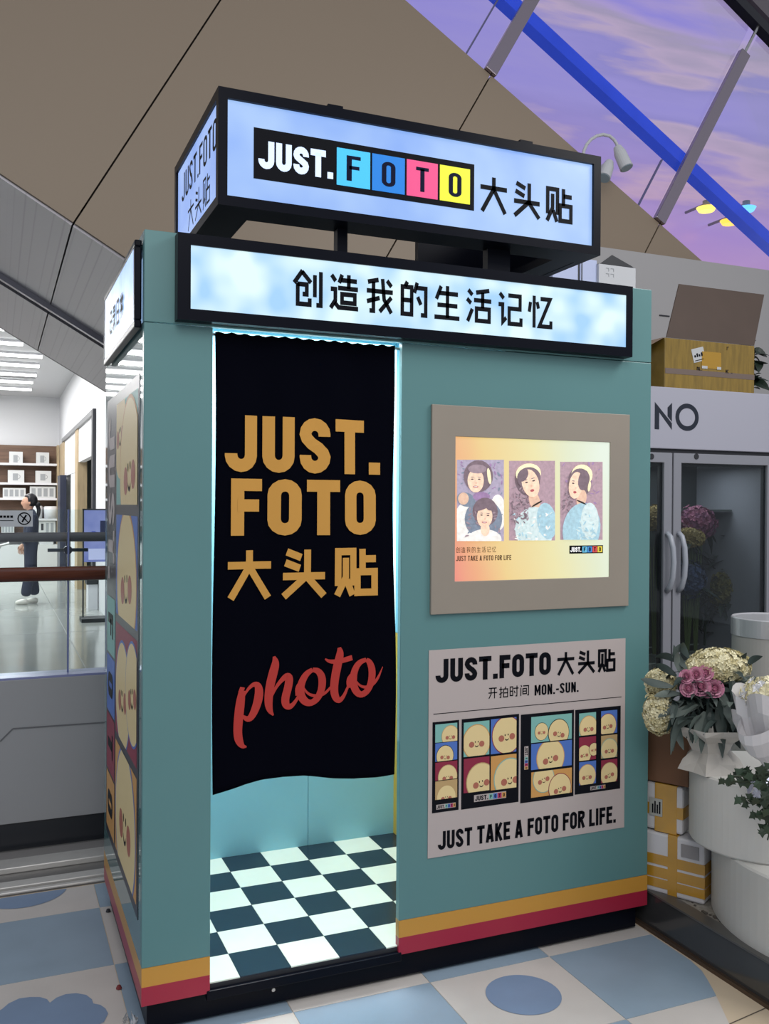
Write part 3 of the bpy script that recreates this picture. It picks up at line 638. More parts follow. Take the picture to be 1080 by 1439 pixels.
# ================================================================== PHOTO BOOTH
BW, BH, BD = 1.841, 2.389, 1.01
zA, zB, zC, zS = .2115, .155, .099, 2.118
xo1, xo2 = .203, .829
booth = thing('photo_booth', (BW / 2, BD / 2, 0), 'teal photo booth with orange and red base stripes and a checkered inner floor', 'photo booth')
T = .026
def panel(name, lo, hi, m, bevel=.002): return MB().box(lo, hi).build(name, m, booth, bevel=bevel)
panel('front_panel_left', (0, 0, zA), (xo1, T, zS - .001), teal)
panel('front_panel_right', (xo2, 0, zA), (BW, T, zS - .001), teal)
panel('header_panel', (0, 0, zS + .001), (BW, T, BH), teal)
for n_, z0, z1, m_ in (('orange_stripe', zB, zA, orange), ('red_stripe', zC, zB, red)):
    panel(n_, (0, 0, z0), (xo1, T, z1), m_, 0); panel(n_, (xo2, 0, z0), (BW, T, z1), m_, 0)
    panel(n_, (0, T, z0), (T * .9, BD, z1), m_, 0)
panel('side_panel', (0, T, zA), (T * .9, BD, zS - .001), teal_gloss, .001)
panel('side_panel', (0, T, zS + .001), (T * .9, BD, BH), teal_gloss, .001)
panel('side_panel', (BW - T, T, zC), (BW, BD, BH), teal)
panel('back_panel', (0.02, BD - .018, zC), (BW, BD, BH), teal)
panel('roof_panel', (.02, .02, BH - .02), (BW - .02, BD - .02, BH - .004), mat('roof_grey', '6f7d80', .6), 0)
panel('plinth', (.02, .028, .012), (BW - .03, BD - .03, zC), black)
panel('threshold', (xo1 - .01, -.004, zC - .022), (xo2 + .01, .02, zC + .008), black, .004)
for x in (.06, .92, BW - .12):
    for y in (.1, BD - .12): MB().cyl((x, y, 0), (x, y, .03), .035, n=16).build('foot', black, booth)
MB().cyl((.41, .025, .055), (.41, .031, .055), .006, n=10).build('bolt', steel, booth)
# interior
ti = .1635; gx, gy = .463, .987; zf = .125
flr = MB().box((.03, .012, zC), (1.30, .987, zf - .004)).build('inner_floor', dark, booth)
for i in range(-3, 5):
    for j in range(0, 6):
        x0 = max(gx + i * ti, .03); x1 = gx + (i + 1) * ti; y1 = gy - j * ti; y0 = y1 - ti
        if x1 > 1.26: x1 = min(x1, 1.30)
        MB().box((x0 + .0008, max(y0, .012) + .0008, zf - .004), (x1 - .0008, y1 - .0008, zf)).build('tile', tile_b if (i + j) % 2 == 0 else tile_w, flr)
for x0, x1 in ((.03, .36), (.362, .835), (.837, 1.235)): panel('inner_wall_panel', (x0, .978, zf), (x1, .991, BH - .03), inner_blue, .001)
panel('inner_side_panel', (T * .9, T, zf), (T * .9 + .01, .978, BH - .03), inner_blue)
panel('machine_front', (1.235, T, 1.02), (1.26, .99, BH - .03), inner_blue); panel('machine_base', (1.235, T, zf), (1.26, .99, 1.018), yellow)
panel('inner_ceiling', (T, T, BH - .04), (1.24, .98, BH - .028), white)
ledm = mat('booth_led_strip', 'e8fbff', .4, emit=1.6, ecol='c8f4ff')
panel('led_strip', (.22, .05, 2.108), (.82, .062, 2.116), ledm, 0)
panel('led_strip', (xo2 - .012, .03, .80), (xo2 - .006, .036, 2.1), ledm, 0)
l = area('booth_lamp', (.62, .52, 2.30), (.62, .52, 0), .7, 34, (1.0, .95, .93), .6); l.parent = booth; l.location = Vector((.62, .52, 2.30)) - wloc(booth)
panel('curtain_rod', (xo1 - .005, .0285, 2.098), (xo2 + .005, .036, 2.106), steel, 0)

# curtain
def cy_(x, z):
    k = (2.1 - z) / 1.4
    return .014 + .0035 * math.sin(x * 38 + .6) * (1 - .3 * k) + .004 * math.sin(x * 13 + z * 2.1) + .003 * math.sin(z * 5 + x * 7)
hem = [(299, 1117), (320, 1110), (345, 1102), (370, 1096), (400, 1092), (430, 1091), (470, 1094), (500, 1094.5), (530, 1092), (557, 1088)]
hx = [(lambda p: (p.x, p.z))(at_y(a, b_, .012)) for a, b_ in hem]
def hemz(u):
    x = hx[0][0] + (hx[-1][0] - hx[0][0]) * u
    for (a, za), (b_, zb) in zip(hx, hx[1:]):
        if x <= b_ + 1e-6: return za + (zb - za) * (x - a) / (b_ - a)
    return hx[-1][1]
ct = thing('curtain', (.51, .02, .7), 'black booth curtain printed JUST.FOTO in gold and photo in red script', 'curtain')
def cx_(u, v):  # u across, v from top 0 to hem 1
    xl = .212 + .004 * math.sin(v * 6) + .006 * max(0, .3 - v); xr = .806 + .004 * math.sin(v * 9 + 1) + .012 * v
    return xl + (xr - xl) * u
mb = MB(); NU, NV = 60, 70
for j in range(NV + 1):
    for i in range(NU + 1):
        u, v = i / NU, j / NV; zt = 2.107 + .0025 * math.sin(u * 90); zb = hemz(u); z = zt + (zb - zt) * v; x = cx_(u, v)
        mb.v.append((x, cy_(x, z), z))
for j in range(NV):
    for i in range(NU):
        a = j * (NU + 1) + i; mb.f.append((a, a + NU + 1, a + NU + 2, a + 1)); mb.m.append(0)
co = mb.build('cloth', curtain_m, ct, smooth=True); so = co.modifiers.new('solid', 'SOLIDIFY'); so.thickness = .0018; so.offset = -1
def onc(x, z): return (x, cy_(x, z) - .004, z)
def cbox(px):  # from photo corner pairs to x0,x1,z0,z1 on the curtain
    (a, b_), (c, d) = px; p = at_y(a, b_, .01); q = at_y(c, d, .01); return p.x, q.x, q.z, p.z
def ctext(s, x0, x1, z0, z1, t, m_, nm='lettering', gap=.09, cj=12):
    mb = MB(); text(mb, s, lambda u, v: onc(x0 + (x1 - x0) * u, z0 + (z1 - z0) * v), t, gap, sub=.09, cjk_t=cj); return mb.build(nm, m_, ct)
def ky(x, y): return 280 + x * 320 / 1080, 440 + y * 320 / 1080
def cz(x, y): p = at_y(*ky(x, y), .01); return p.x, p.z
x0, za = cz(124, 480); _, zb = cz(124, 752); x1, _ = cz(858, 770); ctext('JUST.', x0, x1, zb, za, .225, gold, gap=.10)
x0, za = cz(150, 784); _, zb = cz(150, 1056); x1, _ = cz(836, 1064); ctext('FOTO', x0, x1, zb, za, .215, gold, gap=.09)
x0, za = cz(126, 1122); _, zb = cz(126, 1362); x1, _ = cz(848, 1362); ctext('大头贴', x0, x1, zb, za, .2, gold, gap=.13, cj=15)
# script word
def kp(x, y): p = at_y(310 + x * 250 / 1080, 890 + y * 250 / 1080, .01); return (p.x, p.z)
k_ = .0000545 * 9
SCR = [([(112, 340), (140, 350)], [30, 36]), ([(130, 348), (118, 420), (106, 520), (100, 600), (108, 650), (130, 686), (156, 688)], [36, 52, 52, 48, 46, 26, 8]),
 ([(130, 400), (165, 340), (205, 308), (232, 320), (238, 370), (222, 440), (190, 510), (160, 524), (132, 500)], [10, 16, 24, 40, 50, 48, 40, 30, 12]),
 ([(326, 142), (338, 180), (322, 240), (300, 330), (292, 420), (300, 470), (322, 500)], [14, 42, 50, 48, 46, 34, 8]),
 ([(296, 430), (330, 340), (375, 280), (405, 260), (420, 275), (412, 330), (392, 400), (398, 440), (425, 450), (455, 420), (490, 360)], [10, 16, 24, 40, 46, 46, 46, 42, 30, 20, 14]),
 ([(560, 222), (520, 250), (490, 310), (486, 370), (510, 415), (550, 430), (590, 400), (615, 340), (618, 270), (595, 228), (560, 222)], [24, 36, 44, 46, 44, 34, 36, 40, 42, 34, 24]),
 ([(470, 380), (466, 330), (490, 300)], [24, 24, 20]), ([(500, 320), (530, 370), (580, 385), (630, 370), (670, 320)], [8, 14, 18, 16, 12]),
 ([(714, 84), (722, 120), (705, 190), (690, 270), (684, 340), (694, 390), (718, 410), (745, 380), (770, 320)], [20, 46, 50, 48, 46, 42, 30, 20, 14]),
 ([(632, 155), (660, 172), (720, 168), (795, 146)], [8, 22, 28, 30]),
 ([(880, 158), (836, 176), (806, 230), (800, 300), (818, 352), (850, 376), (888, 350), (912, 290), (916, 220), (900, 172), (880, 158)], [22, 34, 42, 46, 42, 34, 36, 40, 42, 34, 22]),
 ([(776, 330), (770, 280), (790, 250)], [24, 24, 20]), ([(815, 285), (850, 325), (900, 325), (945, 280), (978, 200)], [8, 14, 20, 18, 4])]
mb = MB(); s0 = (Vector(kp(0, 400)) - Vector(kp(1000, 400))).length / 1000
def smooth_line(P, Wd, it=2):
    for _ in range(it):
        Q = [P[0]]; X = [Wd[0]]
        for i in range(len(P) - 1):
            Q += [tuple(P[i][k] * .75 + P[i + 1][k] * .25 for k in (0, 1)), tuple(P[i][k] * .25 + P[i + 1][k] * .75 for k in (0, 1))]; X += [Wd[i] * .75 + Wd[i + 1] * .25, Wd[i] * .25 + Wd[i + 1] * .75]
        Q.append(P[-1]); X.append(Wd[-1]); P, Wd = Q, X
    return P, Wd
for pts, ws in SCR:
    P, Wd = smooth_line([kp(*p) for p in pts], [q * s0 * 1.05 for q in ws]); ribbon(mb, P, 0, .01, onc, ws=Wd)
tag(mb.build('script_lettering', redp, ct), 'red brush-script word photo')

# front light box
fb_ = thing('light_box', (.9, -.02, 2.12), 'long lit white light box with black Chinese slogan across the booth front', 'sign')
def frame_y(mb, X0, X1, Z0, Z1, x0, x1, z0, z1, y0, y1):
    b = len(mb.v); O_ = [(X0, Z0), (X1, Z0), (X1, Z1), (X0, Z1)]; I_ = [(x0, z0), (x1, z0), (x1, z1), (x0, z1)]
    for y in (y0, y1): mb.v += [(p[0], y, p[1]) for p in O_] + [(p[0], y, p[1]) for p in I_]
    for i in range(4):
        j = (i + 1) % 4
        for f in ((i, j, 4 + j, 4 + i), (8 + j, 8 + i, 12 + i, 12 + j), (j, i, 8 + i, 8 + j), (4 + i, 4 + j, 12 + j, 12 + i)): mb.f.append(tuple(b + q for q in f)); mb.m.append(0)
    return mb
frame_y(MB(), .0885, 1.719, 2.1246, 2.379, .127, 1.694, 2.158, 2.346, -.0465, -.001).build('frame', black, fb_)
# backlit diffuser whose LED clusters show as soft bright spots
m = bpy.data.materials.new('backlit_white_diffuser'); m.use_nodes = True; nt = m.node_tree; b = nt.nodes['Principled BSDF']
b.inputs['Base Color'].default_value = (.06, .06, .06, 1); b.inputs['Roughness'].default_value = .4
tc = nt.nodes.new('ShaderNodeTexCoord'); n1 = nt.nodes.new('ShaderNodeTexNoise'); n1.inputs['Scale'].default_value = 9; n1.inputs['Detail'].default_value = 1
nt.links.new(tc.outputs['Object'], n1.inputs['Vector'])
cr = nt.nodes.new('ShaderNodeValToRGB'); e = cr.color_ramp.elements; e[0].position = .3; e[1].position = .66; e[0].color = lin('9fd0ff'); e[1].color = lin('e2fcff')
nt.links.new(n1.outputs['Fac'], cr.inputs[0]); nt.links.new(cr.outputs[0], b.inputs['Emission Color']); b.inputs['Emission Strength'].default_value = .98
dif2 = m
MB().box((.127, -.040, 2.158), (1.694, -.030, 2.346)).build('diffuser', dif2, fb_)
mb = MB(); text(mb, '创造我的生活记忆', plane_y(.441, 1.386, 2.196, 2.311, -.0415), cjk_t=13, gap=.18); mb.build('lettering', blackp, fb_)

# side light box
sb_ = thing('light_box', (-.012, .45, 2.11), 'small lit light box with four black Chinese characters on the booth side', 'sign')
X0 = -.024
mb = MB(); mb.box((X0, .03, 2.105), (-.003, .86, 2.128)); mb.box((X0, .03, 2.345), (-.003, .86, 2.365)); mb.box((X0, .03, 2.128), (-.003, .055, 2.345)); mb.box((X0, .84, 2.128), (-.003, .86, 2.345))
mb.build('frame', black, sb_, bevel=.004)
MB().box((X0 + .002, .055, 2.128), (X0 + .006, .84, 2.345)).build('diffuser', lit('side_diffuser', '9cc2ff', 'c4e2ff', .95, 5), sb_)
mb = MB(); text(mb, '记录日常', lambda u, v: (X0 - .0005, .68 - .40 * u, 2.185 + .085 * v), cjk_t=14, gap=.18); mb.build('lettering', blackp, sb_)

# roof sign
rs = thing('roof_sign', (.9, .34, 2.389), 'blue-white lit box sign with black frame and colored FOTO squares on the booth roof', 'sign')
x0, x1, y0, y1, z0, z1 = .2118, 1.595, -.021, .709, 2.484, 2.838
frame_y(MB(), x0, x1, z0, z1, .2405, 1.565, 2.5145, 2.807, y0, y0 + .03).build('front_frame', black, rs)
mb = MB(); mb.box((x0, y0 + .03, z0), (x0 + .03, y1, z0 + .03)); mb.box((x0, y0 + .03, z1 - .03), (x0 + .03, y1, z1)); mb.box((x0, y1 - .03, z0 + .03), (x0 + .03, y1, z1 - .03))
mb.build('side_frame', black, rs)
MB().box((x1 - .03, y0 + .03, z0), (x1, y1, z1)).build('end_casing', black, rs)
MB().box((1.20, y1 - .03, z0), (x1 - .03, y1, z1)).build('rear_casing', black, rs)
MB().box((x0 + .03, y0 + .035, z0 + .03), (x1 - .03, y0 + .05, z1)).build('front_backing', black, rs); MB().box((x0 + .03, y0 + .05, z0 + .03), (x0 + .05, y1 - .03, z1)).build('side_backing', black, rs)
MB().box((x0 + .03, y1 - .03, z1 - .03), (1.20, y1, z1)).build('rear_rail', black, rs)
mb = MB(); mb.box((x0 + .03, y0 + .03, z0), (x1 - .03, y0 + .12, z0 + .03)); mb.box((1.15, y1 - .12, z0), (x1 - .03, y1 - .03, z0 + .03)); mb.box((x0 + .03, y0 + .12, z0 + .001), (x0 + .12, y1 - .12, z0 + .03)); mb.box((x1 - .12, y0 + .12, z0 + .001), (x1 - .03, y1 - .12, z0 + .03))
mb.build('base_frame', black, rs)
for x, w_ in ((.640, .035), (1.225, .09)):
    for y in (.06, .6): MB().box((x - w_ / 2, y, BH - .004), (x + w_ / 2, y + .035, z0)).build('post', black, rs)
mb = MB()
for x in (.56, 1.26): mb.box((x, -.02, z1), (x + .05, .01, z1 + .008))
mb.build('hinge', black, rs)
db = lit('blue_white_diffuser', '86b0fa', 'accefc', .93, 3)
MB().box((.2405, y0 + .012, 2.5145), (1.565, y0 + .02, 2.807)).build('front_diffuser', db, rs)
MB().box((x0 + .008, y0 + .03, z0 + .03), (x0 + .014, y1 - .03, z1 - .03)).build('side_diffuser', lit('side_blue_diffuser', '86a8f0', 'a8c4fa', .95, 3), rs)
yl = y0 + .011
MB().box((.3235, yl - .001, 2.5805), (1.0865, yl, 2.7365)).build('logo_plate', blackp, rs)
mb = MB(); text(mb, 'JUST.', plane_y(.339, .581, 2.614, 2.70, yl - .0018), .24, .07); mb.build('lettering', mat('lit_white_letter', 'c8dcff', .4, emit=.6), rs)
for c, xa, xb, colr in (('F', .593, .707, '3fb4e6'), ('O', .714, .829, '1273c8'), ('T', .836, .949, 'd84a7e'), ('O', .957, 1.07, 'd6dc30')):
    sq = MB().box((xa, yl - .002, 2.599), (xb, yl - .001, 2.717)).build('logo_square', mat('lit_' + colr, colr, .4, emit=.46), rs)
    mb = MB(); w_ = .048 if c != 'T' else .046; xm = (xa + xb) / 2
    text(mb, c, plane_y(xm - w_ / 2, xm + w_ / 2, 2.617, 2.697, yl - .0026), .14); mb.build('letter', mat('letter_dark', '0c1230', .5, spec=.1), sq)
mb = MB(); text(mb, '大头贴', plane_y(1.106, 1.486, 2.582, 2.706, yl - .001), cjk_t=13, gap=.13); mb.build('lettering', blackp, rs)
mb = MB(); text(mb, 'JUST.FOTO', lambda u, v: (x0 + .007, .60 - .57 * u, 2.673 + .097 * v), .13, .08); mb.build('side_lettering', blackp, rs); mb = MB(); text(mb, '大头贴', lambda u, v: (x0 + .007, .49 - .37 * u, 2.537 + .102 * v), cjk_t=9, gap=.1)
mb.build('side_lettering', blackp, rs)

# ------------------------------------------------------------------ display window
dp = thing('picture_display', (1.335, -.006, 1.22), 'square beige framed lit display of three portraits on the booth front', 'display')
fm_ = mat('beige_display_frame', '948b7f', .45, var=.03, scale=4)
frame_y(MB(), .934, 1.737, 1.22, 1.92, 1.022, 1.652, 1.328, 1.816, -.012, -.0005).build('frame', fm_, dp, bevel=.0015)
m = bpy.data.materials.new('lit_gradient_print'); m.use_nodes = True; nt = m.node_tree; b = nt.nodes['Principled BSDF']
b.inputs['Base Color'].default_value = (.15, .15, .15, 1); b.inputs['Roughness'].default_value = .3
tc = nt.nodes.new('ShaderNodeTexCoord'); sx = nt.nodes.new('ShaderNodeSeparateXYZ'); nt.links.new(tc.outputs['Object'], sx.inputs[0])
n1 = nt.nodes.new('ShaderNodeTexNoise'); n1.inputs['Scale'].default_value = 5; nt.links.new(tc.outputs['Object'], n1.inputs['Vector'])
a1 = nt.nodes.new('ShaderNodeMath'); a1.operation = 'MULTIPLY_ADD'; a1.inputs[1].default_value = 1.25; a1.inputs[2].default_value = .40; nt.links.new(sx.outputs['X'], a1.inputs[0])
a2 = nt.nodes.new('ShaderNodeMath'); a2.operation = 'MULTIPLY_ADD'; a2.inputs[1].default_value = .30; nt.links.new(sx.outputs['Z'], a2.inputs[0]); nt.links.new(a1.outputs[0], a2.inputs[2])
a3 = nt.nodes.new('ShaderNodeMath'); a3.operation = 'MULTIPLY_ADD'; a3.inputs[1].default_value = .12; nt.links.new(n1.outputs['Fac'], a3.inputs[0]); nt.links.new(a2.outputs[0], a3.inputs[2])
cr = nt.nodes.new('ShaderNodeValToRGB'); e = cr.color_ramp.elements; e[0].position = .10; e[0].color = lin('f0806a'); e[1].position = 1.0; e[1].color = lin('e9f6e4')
for pos, c in ((.20, 'f2a468'), (.36, 'f2cf7c'), (.62, 'efe5a2'), (.82, 'e4ecc8')): q = e.new(pos); q.color = lin(c)
nt.links.new(a3.outputs[0], cr.inputs[0]); nt.links.new(cr.outputs[0], b.inputs['Emission Color']); b.inputs['Emission Strength'].default_value = .86
MB().box((1.022, -.006, 1.328), (1.652, -.003, 1.816)).build('lit_print', m, dp)
PC = {'bg1': 'a49aae', 'bg2': 'a68c96', 'hair': '75646c', 'hair2': '96838c', 'skin': 'e6c8ae', 'skin2': 'd8b49c', 'band': 'e8dfb8', 'knit': 'c4d4d4', 'knit2': '9fc0cc', 'wht': 'e4e0da', 'lip': 'b0565a', 'eye': '4a3c40', 'mauve': '96799e', 'blk': '2a2420', 'fur': '7a8494'}
PL = list(PC); PM = [mat('portrait_' + k, v, .5, emit=.5, var=.13, scale=90) for k, v in PC.items()]; PI = {k: i for i, k in enumerate(PL)}
pr = 310 / 1080
def pq(x, y, d): p = at_y(590 + x * pr, 560 + y * pr, -.0063 - d); return (p.x, -.0063 - d, p.z)
def portrait(cell, items):
    mb = MB(); x0, x1, y0, y1 = cell; mb.poly([pq(a, b_, 0) for a, b_ in ((x0, y0), (x0, y1), (x1, y1), (x1, y0))], PI[items[0]])
    for k, it in enumerate(items[1:]):
        q = clip(it[1], x0, x1, y0, y1)
        if len(q) >= 3: mb.poly([pq(a, b_, .00004 * (k + 1)) for a, b_ in q], PI[it[0]])
    return mb.build('portrait', PM, dp)
def el(c, x, y, rx, ry, a=0, n=24):
    ca, sa = math.cos(R_(a)), math.sin(R_(a)); return (c, [(x + p[0] * ca - p[1] * sa, y + p[0] * sa + p[1] * ca) for p in disc(0, 0, rx, ry, n)])
def curls(seed, x0, x1, y0, y1, n, c=('hair', 'hair2')):
    r = random.Random(seed); return [el(r.choice(c), r.uniform(x0, x1), r.uniform(y0, y1), r.uniform(6, 13), r.uniform(2, 5), r.uniform(0, 180), 10) for _ in range(n)]
def face(x, y, w_, h_, a=0, smile=False):
    ca, sa = math.cos(R_(a)), math.sin(R_(a)); T_ = lambda u, v: (x + u * w_ * ca - v * h_ * sa, y + u * w_ * sa + v * h_ * ca)
    o = [el('skin', x, y, w_, h_, a)]
    for s in (-1, 1):
        ex, ey = T_(s * .42, -.12); o += [el('eye', ex, ey, w_ * .17, h_ * .05, a, 10)]; bx_, by_ = T_(s * .42, -.3); o += [el('hair', bx_, by_, w_ * .22, h_ * .03, a, 8)]
    nx, ny = T_(.05, .2); o += [el('skin2', nx, ny, w_ * .12, h_ * .09, a, 8)]
    lx, ly = T_(0, .52); o += [el('lip', lx, ly, w_ * (.34 if smile else .24), h_ * .09, a, 12)]
    if smile: o += [el('wht', lx, ly - h_ * .01, w_ * .24, h_ * .04, a, 10)]
    return o
portrait((180, 410, 300, 698), ['bg1'] + curls(1, 185, 405, 310, 470, 50, ('mauve', 'fur')) + [el('hair', 285, 380, 72, 78), el('wht', 215, 610, 62, 110, 15), el('wht', 380, 560, 40, 90)] + face(272, 402, 40, 58, 0, True) + [el('hair2', 280, 345, 45, 22), el('band', 338, 380, 9, 40, -8), el('fur', 225, 495, 46, 34, 20), el('skin2', 212, 490, 26, 30), el('mauve', 300, 480, 42, 22), el('fur', 310, 590, 92, 96), el('hair', 318, 555, 62, 70)] + curls(2, 225, 405, 540, 680, 70, ('hair2', 'fur')) + [el('wht', 315, 690, 84, 50), el('skin', 318, 640, 22, 34)] + face(316, 578, 38, 54, 3, True) + [el('hair', 300, 532, 40, 14, -18), el('hair', 342, 530, 20, 18, 30)])
portrait((435, 660, 305, 695), ['bg2'] + [el('hair', 525, 400, 62, 78, -10)] + curls(3, 445, 535, 430, 605, 80) + [el('skin2', 560, 500, 26, 50, -15), el('knit', 560, 640, 95, 110), el('knit2', 620, 600, 48, 90, -8)] + curls(4, 460, 655, 560, 690, 50, ('knit', 'wht', 'knit2')) + [el('band', 530, 368, 62, 50, -8), el('hair', 532, 388, 58, 52, -8)] + face(540, 415, 42, 70, -14) + [el('blk', 572, 515, 30, 4, -30), el('hair', 505, 375, 22, 34, 25)] + curls(5, 440, 530, 500, 610, 40))
portrait((685, 893, 310, 692), ['bg2'] + curls(6, 690, 890, 315, 530, 60, ('mauve', 'bg2', 'hair2')) + [el('hair', 780, 410, 58, 80, 5)] + curls(7, 700, 755, 440, 565, 45) + [el('skin2', 790, 490, 24, 44, 10), el('knit2', 790, 640, 92, 130, 8), el('knit', 830, 600, 44, 90)] + [el('band', 792, 375, 52, 52, 10), el('hair', 782, 392, 48, 50, 10)] + face(762, 425, 34, 66, 8) + [el('hair', 800, 400, 26, 50, 10), el('band', 828, 430, 7, 26, 8), el('blk', 790, 508, 26, 4, 24)] + curls(8, 770, 860, 560, 690, 40, ('knit', 'knit2')))
def pbox(x0, y0, x1, y1): a = at_y(590 + x0 * pr, 560 + y1 * pr, -.0066); b_ = at_y(590 + x1 * pr, 560 + y0 * pr, -.0066); return a.x, b_.x, a.z, b_.z
mb = MB(); g = pbox(176, 725, 372, 756); text(mb, '创造我的生活记忆', plane_y(g[0], g[1], g[2], g[3], -.0068), cjk_t=9, gap=.2)
g = pbox(176, 766, 446, 796); text(mb, 'JUST TAKE A FOTO FOR LIFE', plane_y(g[0], g[1], g[2], g[3], -.0068), .15); mb.build('caption', mat('caption_brown', '5a4030', .5), dp)
g = pbox(730, 718, 895, 760); mb = MB(); yy = -.0066
P = lambda a, b_, c, d_, m_: mb.poly([(a, yy - .0002 * (m_ > 0), c), (b_, yy - .0002 * (m_ > 0), c), (b_, yy - .0002 * (m_ > 0), d_), (a, yy - .0002 * (m_ > 0), d_)], m_)
W_ = g[1] - g[0]; H_ = g[3] - g[2]; P(g[0], g[1], g[2], g[3], 0)
text(mb, 'JUST.', plane_y(g[0] + W_ * .03, g[0] + W_ * .35, g[2] + H_ * .2, g[3] - H_ * .2, yy - .0003), .24, mi=1)
for i, c in enumerate('FOTO'):
    a = g[0] + W_ * (.38 + .152 * i); P(a, a + W_ * .14, g[2] + H_ * .12, g[3] - H_ * .12, 2 + i); text(mb, c, plane_y(a + W_ * .04, a + W_ * .1, g[2] + H_ * .25, g[3] - H_ * .25, yy - .0005), .2, mi=0)
mb.build('logo', [blackp, mat('logo_white', 'e8e8e8', .5, emit=.5), mat('lg1', '60b0d0', .5, emit=.4), mat('lg2', '4080c0', .5, emit=.4), mat('lg3', 'c84848', .5, emit=.4), mat('lg4', 'd8c040', .5, emit=.4)], dp)

# ------------------------------------------------------------------ poster on the front
po = thing('poster', (1.33, -.001, .40), 'pale grey poster of four black photo strips with lettering, low on booth front', 'poster')
yP = -.0025
MB().box((.932, yP, .404), (1.732, -.0003, 1.1)).build('sheet', ink('paper', .6), po)
r2 = 310 / 1080
def q2(x, y): p = at_y(590 + x * r2, 890 + y * r2, yP); return p.x, p.z
def q5(x, y): p = at_y(600 + x * 160 / 1080, 1000 + y * 160 / 1080, yP); return p.x, p.z
def q6(x, y): p = at_y(730 + x * 150 / 1080, 990 + y * 150 / 1080, yP); return p.x, p.z
mb = MB()
a, b_ = q2(77, 128), q2(77, 245); c = q2(640, 100); text(mb, 'JUST.FOTO', plane_y(a[0], c[0], b_[1], a[1], yP - .0005), .22, .08); mb.build('lettering', blackp, po); mb = MB()
a, b_ = q2(668, 92), q2(668, 208); c = q2(958, 100); text(mb, '大头贴', plane_y(a[0], c[0], b_[1], a[1], yP - .0005), cjk_t=14, gap=.1); mb.build('lettering', blackp, po); mb = MB()
a, b_ = q2(333, 266), q2(333, 322); c = q2(535, 300); text(mb, '开拍时间', plane_y(a[0], c[0], b_[1], a[1], yP - .0005), cjk_t=10, gap=.12); mb.build('lettering', blackp, po); mb = MB()
a, b_ = q2(560, 254), q2(560, 305); c = q2(775, 290); text(mb, 'MON.-SUN.', plane_y(a[0], c[0], b_[1], a[1], yP - .0005), .17); mb.build('lettering', blackp, po); mb = MB()
a, b_ = q2(88, 972), q2(88, 1062); c = q2(957, 940); text(mb, 'JUST TAKE A FOTO FOR LIFE.', plane_y(a[0], c[0], b_[1], a[1], yP - .0005), .2, .075); mb.build('lettering', blackp, po); mb = MB()
a = q2(65, 396); c = q2(985, 321); mb.box((a[0], yP - .0005, a[1] - .0012), (c[0], yP, a[1] + .0012))
mb.build('printed_rule', blackp, po)
fnp = lambda u, v, d: (u, yP - d, v)
def strip(qf, X0, X1, Y0, Y1, cells, tagr):
    mb = MB(); a, b_ = qf(X0, Y0), qf(X0, Y1); c = qf(X1, Y0)
    mb.poly([fnp(a[0], b_[1], .0004), fnp(c[0], b_[1], .0004), fnp(c[0], a[1], .0004), fnp(a[0], a[1], .0004)], II['black'])
    for (cx0, cx1, cy0, cy1, bg, faces) in cells:
        l0, l1 = qf(cx0, cy0), qf(cx0, cy1); r0 = qf(cx1, cy0); cell = (l0[0], r0[0], l1[1], l0[1])
        wdt = cell[1] - cell[0]
        for k, (u, v, r, rim, tilt) in enumerate(faces):
            cartoon(mb, fnp, cell, cell[0] + u * wdt, cell[3] - v * wdt, r * wdt, tilt, rim, bg if k == 0 else None, fx=0, fy=-.15, ry=1.12, d0=.0006 + .0003 * k)
    if tagr[-1] == 'v':
        a, b_ = qf(tagr[0], tagr[2]), qf(tagr[0], tagr[3]); c = qf(tagr[1], tagr[2])
        logo_tag(mb, lambda u, v, d: fnp(v, -u, d), -a[1], -b_[1], a[0], c[0])
    else:
        a, b_ = qf(tagr[0], tagr[2]), qf(tagr[0], tagr[3]); c = qf(tagr[1], tagr[2]); logo_tag(mb, fnp, a[0], c[0], b_[1], a[1])
    return mb.build('photo_strip', INKM, po)
strip(q5, 50, 302, 102, 965, [(76, 284, 124, 296, 'teal', [(.68, .52, .38, 'tan', 0)]), (76, 284, 302, 476, 'blue', [(.44, .55, .38, 'black', -.1)]), (76, 284, 486, 656, 'red', [(.56, .62, .42, 'tan', 0)]), (76, 284, 664, 838, 'tan', [(.5, .68, .42, None, 0)])], (85, 268, 885, 930))
strip(q5, 326, 870, 73, 930, [(346, 589, 106, 432, 'teal', [(.5, .70, .52, 'orange', 0)]), (603, 845, 74, 405, 'blue', [(.62, .58, .56, 'red', .1)]), (346, 589, 450, 775, 'red', [(.68, .84, .56, 'tan', .15)]), (603, 845, 425, 748, 'orange', [(.74, .82, .60, 'teal', .1)])], (443, 747, 793, 858))
strip(q6, 10, 548, 104, 1000, [(115, 526, 128, 390, 'teal', [(.25, .32, .16, 'black', 0), (.67, .38, .25, 'black', -.25)]), (115, 526, 402, 664, 'blue', [(.47, .32, .33, 'orange', .2)]), (115, 526, 688, 945, 'orange', [(.30, .16, .25, 'teal', .3), (.7, .40, .27, 'red', .2)])], (45, 86, 425, 660, 'v'))
strip(q6, 560, 1020, 56, 913, [(600, 770, 92, 318, 'teal', [(.55, .75, .52, 'orange', 0)]), (822, 985, 68, 302, 'blue', [(.40, .75, .52, 'red', .1)]), (600, 770, 336, 572, 'red', [(.3, .85, .40, None, .1), (.86, .65, .28, 'black', .1)]), (822, 985, 318, 548, 'tan', [(.5, .75, .50, 'teal', 0)]), (600, 770, 586, 818, 'blue', [(.46, .72, .50, 'orange', 0)]), (822, 985, 566, 796, 'red', [(.5, .75, .52, 'tan', .25)])], (712, 864, 830, 868))

